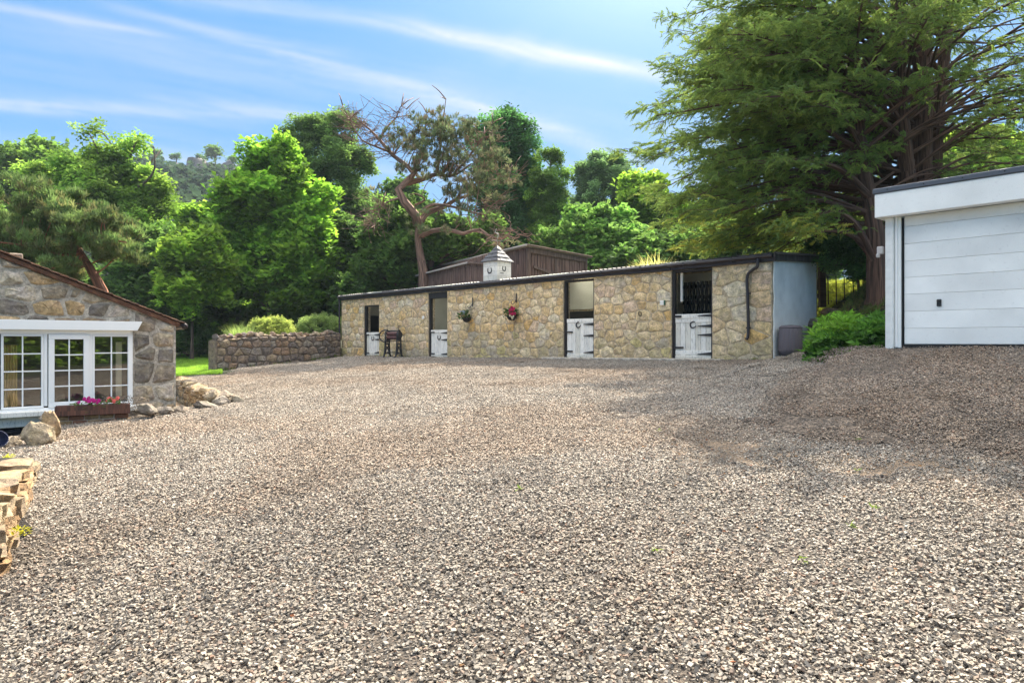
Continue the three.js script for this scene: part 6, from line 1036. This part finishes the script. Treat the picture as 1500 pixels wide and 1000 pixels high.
{ // the bright green clump of ferns, herbs and grass at the garage corner
  const R = rng(91), t = thing('fern_clump', 'bright green clump of ferns and long grass between compost bin and garage', 'plants', [0, 0, 0]), geo = [scatterLeaves(18, 92, 0.17, 0.15, 0.065, 0.5, 0.9), scatterLeaves(18, 93, 0.17, 0.14, 0.05, 0.5, 0.9)], L = [[], []], gr = [];
  const lobes = [[1248, 508, 52, 30, 13.2, 0.62], [1216, 519, 28, 19, 13.4, 0.42], [1284, 506, 24, 28, 12.6, 0.45], [1236, 494, 34, 20, 13.9, 0.5]];
  for (let i = 0; i < 1500; i++) {
    const [lx, ly, rx, ry, d0, rd] = lobes[i % 7 < 3 ? 0 : 1 + (i % 3)], e = V(R() - 0.5, R() - 0.5, R() - 0.5).normalize().multiplyScalar(0.6 + 0.5 * Math.sqrt(R())), px = lx + e.x * rx, py = ly - e.y * ry, p = P(px, py, d0 + e.z * rd), s = 0.7 + R() * 0.7, q = new THREE.Quaternion().setFromEuler(new THREE.Euler((R() - 0.5) * 0.9, R() * 6.28, (R() - 0.5) * 0.9)), up = e.y > 0.35;
    const c = leafColor(up && px < 1262 ? [[0.13, 0.27, 0.03], [0.18, 0.33, 0.04], [0.10, 0.2, 0.03]] : [[0.07, 0.17, 0.028], [0.105, 0.23, 0.035], [0.055, 0.125, 0.025]], R).map((v) => v * (0.7 + 0.6 * fbm(px * 0.06, py * 0.06, 97, 2)));  // upper left leaves take brighter greens, a lit top put into their colour
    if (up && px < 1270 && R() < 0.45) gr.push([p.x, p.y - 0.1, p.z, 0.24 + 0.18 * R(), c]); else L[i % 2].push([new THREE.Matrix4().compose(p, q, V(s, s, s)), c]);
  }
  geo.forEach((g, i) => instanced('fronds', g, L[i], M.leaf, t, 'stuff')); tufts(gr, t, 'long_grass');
  const soil = []; for (let i = 2; i < 9; i++) { const px = 1195 + i * 12, p = P(px, 522 - i * 3, 13.4 - i * 0.1); soil.push(rock(0.4, 0.3, 0.6, 94 + i, 2, 0.3).translate(p.x, p.y - 0.05, p.z - 0.3)); } part('soil_mound', merge(soil), M.soil, t);
}
{ // grass of the lawn, the bank, the field, and the tall seeding grass seen over the stable roof
  const R = rng(95), L = [], dry = [], bank = [];
  for (let i = 0; i < 9000; i++) { const d = 21.5 + R() * 14, px = 235 + R() * 90, x = (px - 750) / 1000 * d; if (inYard(x, d)) continue; L.push([x, H(x, d) - 0.01, -d, 0.07 + R() * 0.06, leafColor([[0.14, 0.26, 0.03], [0.20, 0.32, 0.04]], R)]); }
  for (let i = 0; i < 9000; i++) { const d = 19.5 + Math.pow(R(), 1.5) * 30, px = 1180 + R() * 120, x = (px - 750) / 1000 * d; L.push([x, H(x, d) - 0.01, -d, 0.10 + R() * 0.14, leafColor([[0.26, 0.30, 0.05], [0.34, 0.36, 0.07]], R)]); }
  for (let i = 0; i < 2600; i++) { const px = 1150 + R() * 170, d = 15.5 + R() * 4.5, x = (px - 750) / 1000 * d, [sx, sz] = local(F_ST, x, d); if (sx < ST_L + 0.1) continue; bank.push([x, H(x, d) - 0.02, -d, 0.09 + R() * 0.1, leafColor([[0.06, 0.11, 0.03], [0.10, 0.14, 0.04], [0.13, 0.10, 0.05]], R)]); }
  for (let i = 0; i < 260; i++) { const t = R(), onG = R() < 0.6, w = onG ? F_GW.world(t * F_GW.x(499), 0, 0.06 + R() * 0.1) : F_ST.world(R() < 0.5 ? R() * 5 : ST_L - R() * R() * 6, 0, 0.1 + R() * 0.12); if (fbm(w.x * 1.3, w.z * 1.3, 98, 2) < 0.45) continue; bank.push([w.x, H(w.x, -w.z) - 0.01, w.z, 0.05 + R() * 0.09, leafColor([[0.07, 0.12, 0.03], [0.11, 0.15, 0.04], [0.16, 0.15, 0.06]], R)]); }
  const lawn = new THREE.Group(); lawn.name = 'grass'; scene.add(lawn); tag(lawn, 'short sunlit grass of the lawn, the bank and the field beyond', null, null, 'stuff'); tufts(L, lawn); tufts(bank, lawn);
  const t = thing('tall_grass', 'tall pale seeding grass showing above the right half of the stable roof', 'grass', [0, 0, 0]);
  for (let i = 0; i < 300; i++) { const px = 928 + R() * 62, d = 21.2 + R() * 1.6, x = (px - 750) / 1000 * d, f = Math.sin((px - 925) / 68 * Math.PI), p = P(px, 396, d); dry.push([x, p.y - 0.5, -d, 0.5 + 0.55 * f * R(), leafColor([[0.42, 0.40, 0.16], [0.34, 0.36, 0.10], [0.5, 0.46, 0.22]], R)]); }
  for (let i = 0; i < 90; i++) { const px = 876 + R() * 55, d = 22 + R() * 1.6, x = (px - 750) / 1000 * d, p = P(px, 400, d); dry.push([x, p.y - 0.5, -d, 0.38 + 0.3 * R(), leafColor([[0.36, 0.28, 0.15], [0.42, 0.35, 0.18]], R)]); }
  tufts(dry, t, 'blades', GT);
  const wt = thing('wall_grass', 'wispy long grass behind the near end of the garden wall', 'grass', [0, 0, 0]), wl = [];
  for (let i = 0; i < 60; i++) { const px = 338 + R() * 28, d = 25 + R() * 2, p = P(px, 492, d); wl.push([p.x, p.y - 0.3, p.z, 0.5 + 0.5 * R(), leafColor([[0.14, 0.2, 0.06], [0.2, 0.26, 0.08]], R)]); } tufts(wl, wt, 'blades', GT);
  const weeds = [[962, 815, 'small bright weed in the gravel nearest the camera'], [1247, 778, 'small weed with a tall stalk in the gravel right of centre'], [1176, 830, 'tiny weed low in the gravel below the ramp'], [965, 635, 'tiny weed in the middle of the gravel yard'], [1258, 695, 'small yellow weed just below the ramp edge'], [1259, 650, 'small weed growing in the ramp lip'], [760, 722, 'tiny weed in the gravel left of centre'], [1283, 752, 'tiny weed in the sunlit gravel below the ramp']];
  weeds.forEach(([px, py, label], i) => { let d = 3; for (; d < 25; d += 0.02) { const y = H((px - 750) / 1000 * d, d); if (EYE - (py - 500) / 1000 * d < y) break; } const x = (px - 750) / 1000 * d, w = thing('weed', label, 'weed', [x, H(x, d) + 0.02, -d]); part('leaves', scatterLeaves(9, 130 + i, 0.025, 0.038, 0.01, 0.6), leafMat([0.22, 0.32, 0.04]), w); });
}
// ---------- distant wooded hill with its crag ----------
{
  const hillY = (x, d) => { const px = 750 + x / d * 1000; const g = sstep(60, 250, d); return lerp(1.5, 1.5 + 55 * (1 - sstep(400, 560, px)), g) + (fbm(x * 0.02, d * 0.02, 301, 3) - 0.5) * 8 * g; };
  const g = sheet(-260, 40, 60, 55, 300, 50, hillY);
  struct('hill', g, std([0.05, 0.075, 0.035], { map: rep(T.earth, 0.1) }));
  const R = rng(305), lists = [[], []];
  for (let i = 0; i < 5200; i++) { const d = 75 + Math.pow(R(), 0.7) * 200, px = -60 + R() * 620, x = (px - 750) / 1000 * d; if (d > 196 && px > 236 && px < 378) continue; const y = hillY(x, d), s = 1.6 + R() * R() * 4; lists[i % 2].push([new THREE.Matrix4().compose(V(x, y + s * 0.6, -d), new THREE.Quaternion().setFromAxisAngle(V(0, 1, 0), R() * 6.28), V(s, s * (0.9 + 0.5 * R()), s)), leafColor(C.hill, R).map((v) => v * (0.55 + 0.95 * fbm(x * 0.03, d * 0.03, 333, 3)))]); }
  const wood = new THREE.Group(); wood.name = 'hill_woodland'; scene.add(wood); tag(wood, 'far hazy woodland covering the hillside behind the left trees', null, null, 'stuff');
  G.mini.forEach((gm, i) => instanced('tree_crowns', gm, lists[i], M.leaf, wood, 'stuff'));
  const crag = thing('crag', 'grey rocky cliff band along the top of the distant hill', 'cliff', [0, 0, 0]), st = std([0.26, 0.25, 0.25], { map: rep(T.stone, 0.1), bumpMap: rep(T.stoneB, 0.1), bumpScale: 0.6 });
  for (let i = 0; i < 16; i++) { const px = 244 + i * 8, x = (px - 750) / 1000 * 228, p = V(x, hillY(x, 228) + 1.5 + 0.8 * Math.sin(i * 1.3), -228); part('rock', rock(2.6 + R(), 2.4 + R() * 1.4, 3, 310 + i, 3, 0.4).translate(p.x, p.y, p.z), st, crag); }
  [[315, 224, 240], [295, 232, 246], [258, 230, 250], [340, 236, 238], [365, 242, 236], [228, 226, 246]].forEach(([px, py, d], i) => { const p = P(px, py, d), s = [4.2, 2, 2.2, 2.4, 3, 3][i]; const t = thing('hilltop_tree', ['rounded lone tree standing highest on the crag', 'small tree left of the rounded crag tree', 'bare looking small tree at the left end of the crag', 'small tree right of the rounded crag tree', 'tree on the hill crest left of the sycamore top', 'tree on the crest right of the open crowned tree'][i], 'tree', p.toArray()); const l = [[], []]; for (let k = 0; k < 5; k++) l[k % 2].push([new THREE.Matrix4().compose(V((R() - 0.5) * s, (R() - 0.3) * s * 0.5, (R() - 0.5) * s), new THREE.Quaternion(), V(s * 0.6, s * 0.6, s * 0.6)), leafColor(C.deep, R)]); G.mini.forEach((gm, j) => instanced('crown', gm, l[j], M.leaf, t, 'stuff')); part('trunk', tube([V(0, -s * 1.6, 0), V(0, 0, 0)], [0.3, 0.15], 6), M.bark, t); });
}

{ // hedge out of view behind the camera, placed to green the pane reflections
  const R = rng(410), t = thing('unseen_hedge', 'tall leafy green hedge out of view behind the camera, placed for its reflection in the cottage panes', 'hedge', [0, 0, 0]), L = [[], []], a = V(5, 0, 7), b = V(19, 0, -1);
  for (let i = 0; i < 3400; i++) { const u = R(), p = a.clone().lerp(b, u), hh = 2.4 + 1.5 * fbm(u * 7, 1, 411, 3), y = R() * hh; p.x += (R() - 0.5) * 1.6; p.z += (R() - 0.5) * 1.2; const q = new THREE.Quaternion().setFromEuler(new THREE.Euler((R() - 0.5), R() * 6.28, (R() - 0.5))), s = 0.26 + 0.2 * R(); L[i % 2].push([new THREE.Matrix4().compose(V(p.x, plane0(p.x, Math.max(-8, -p.z)) + y, p.z), q, V(s, s, s)), leafColor(C.bright, R)]); }
  G.broad.forEach((g, i) => instanced('foliage', g, L[i], M.leaf, t, 'stuff'));
  part('stems', merge([0.1, 0.3, 0.5, 0.7, 0.9].map((u) => { const p = a.clone().lerp(b, u); return tube([V(p.x, -0.6, p.z), V(p.x, 2.2, p.z)], [0.06, 0.03], 6); })), M.bark, t);
}
const renderer = new THREE.WebGLRenderer({ antialias: true });
renderer.setSize(1024, 682);
renderer.outputColorSpace = THREE.SRGBColorSpace;
renderer.toneMapping = THREE.LinearToneMapping;
renderer.toneMappingExposure = EXPOSURE;
renderer.shadowMap.enabled = true;
renderer.shadowMap.type = THREE.PCFSoftShadowMap;
renderer.render(scene, camera);
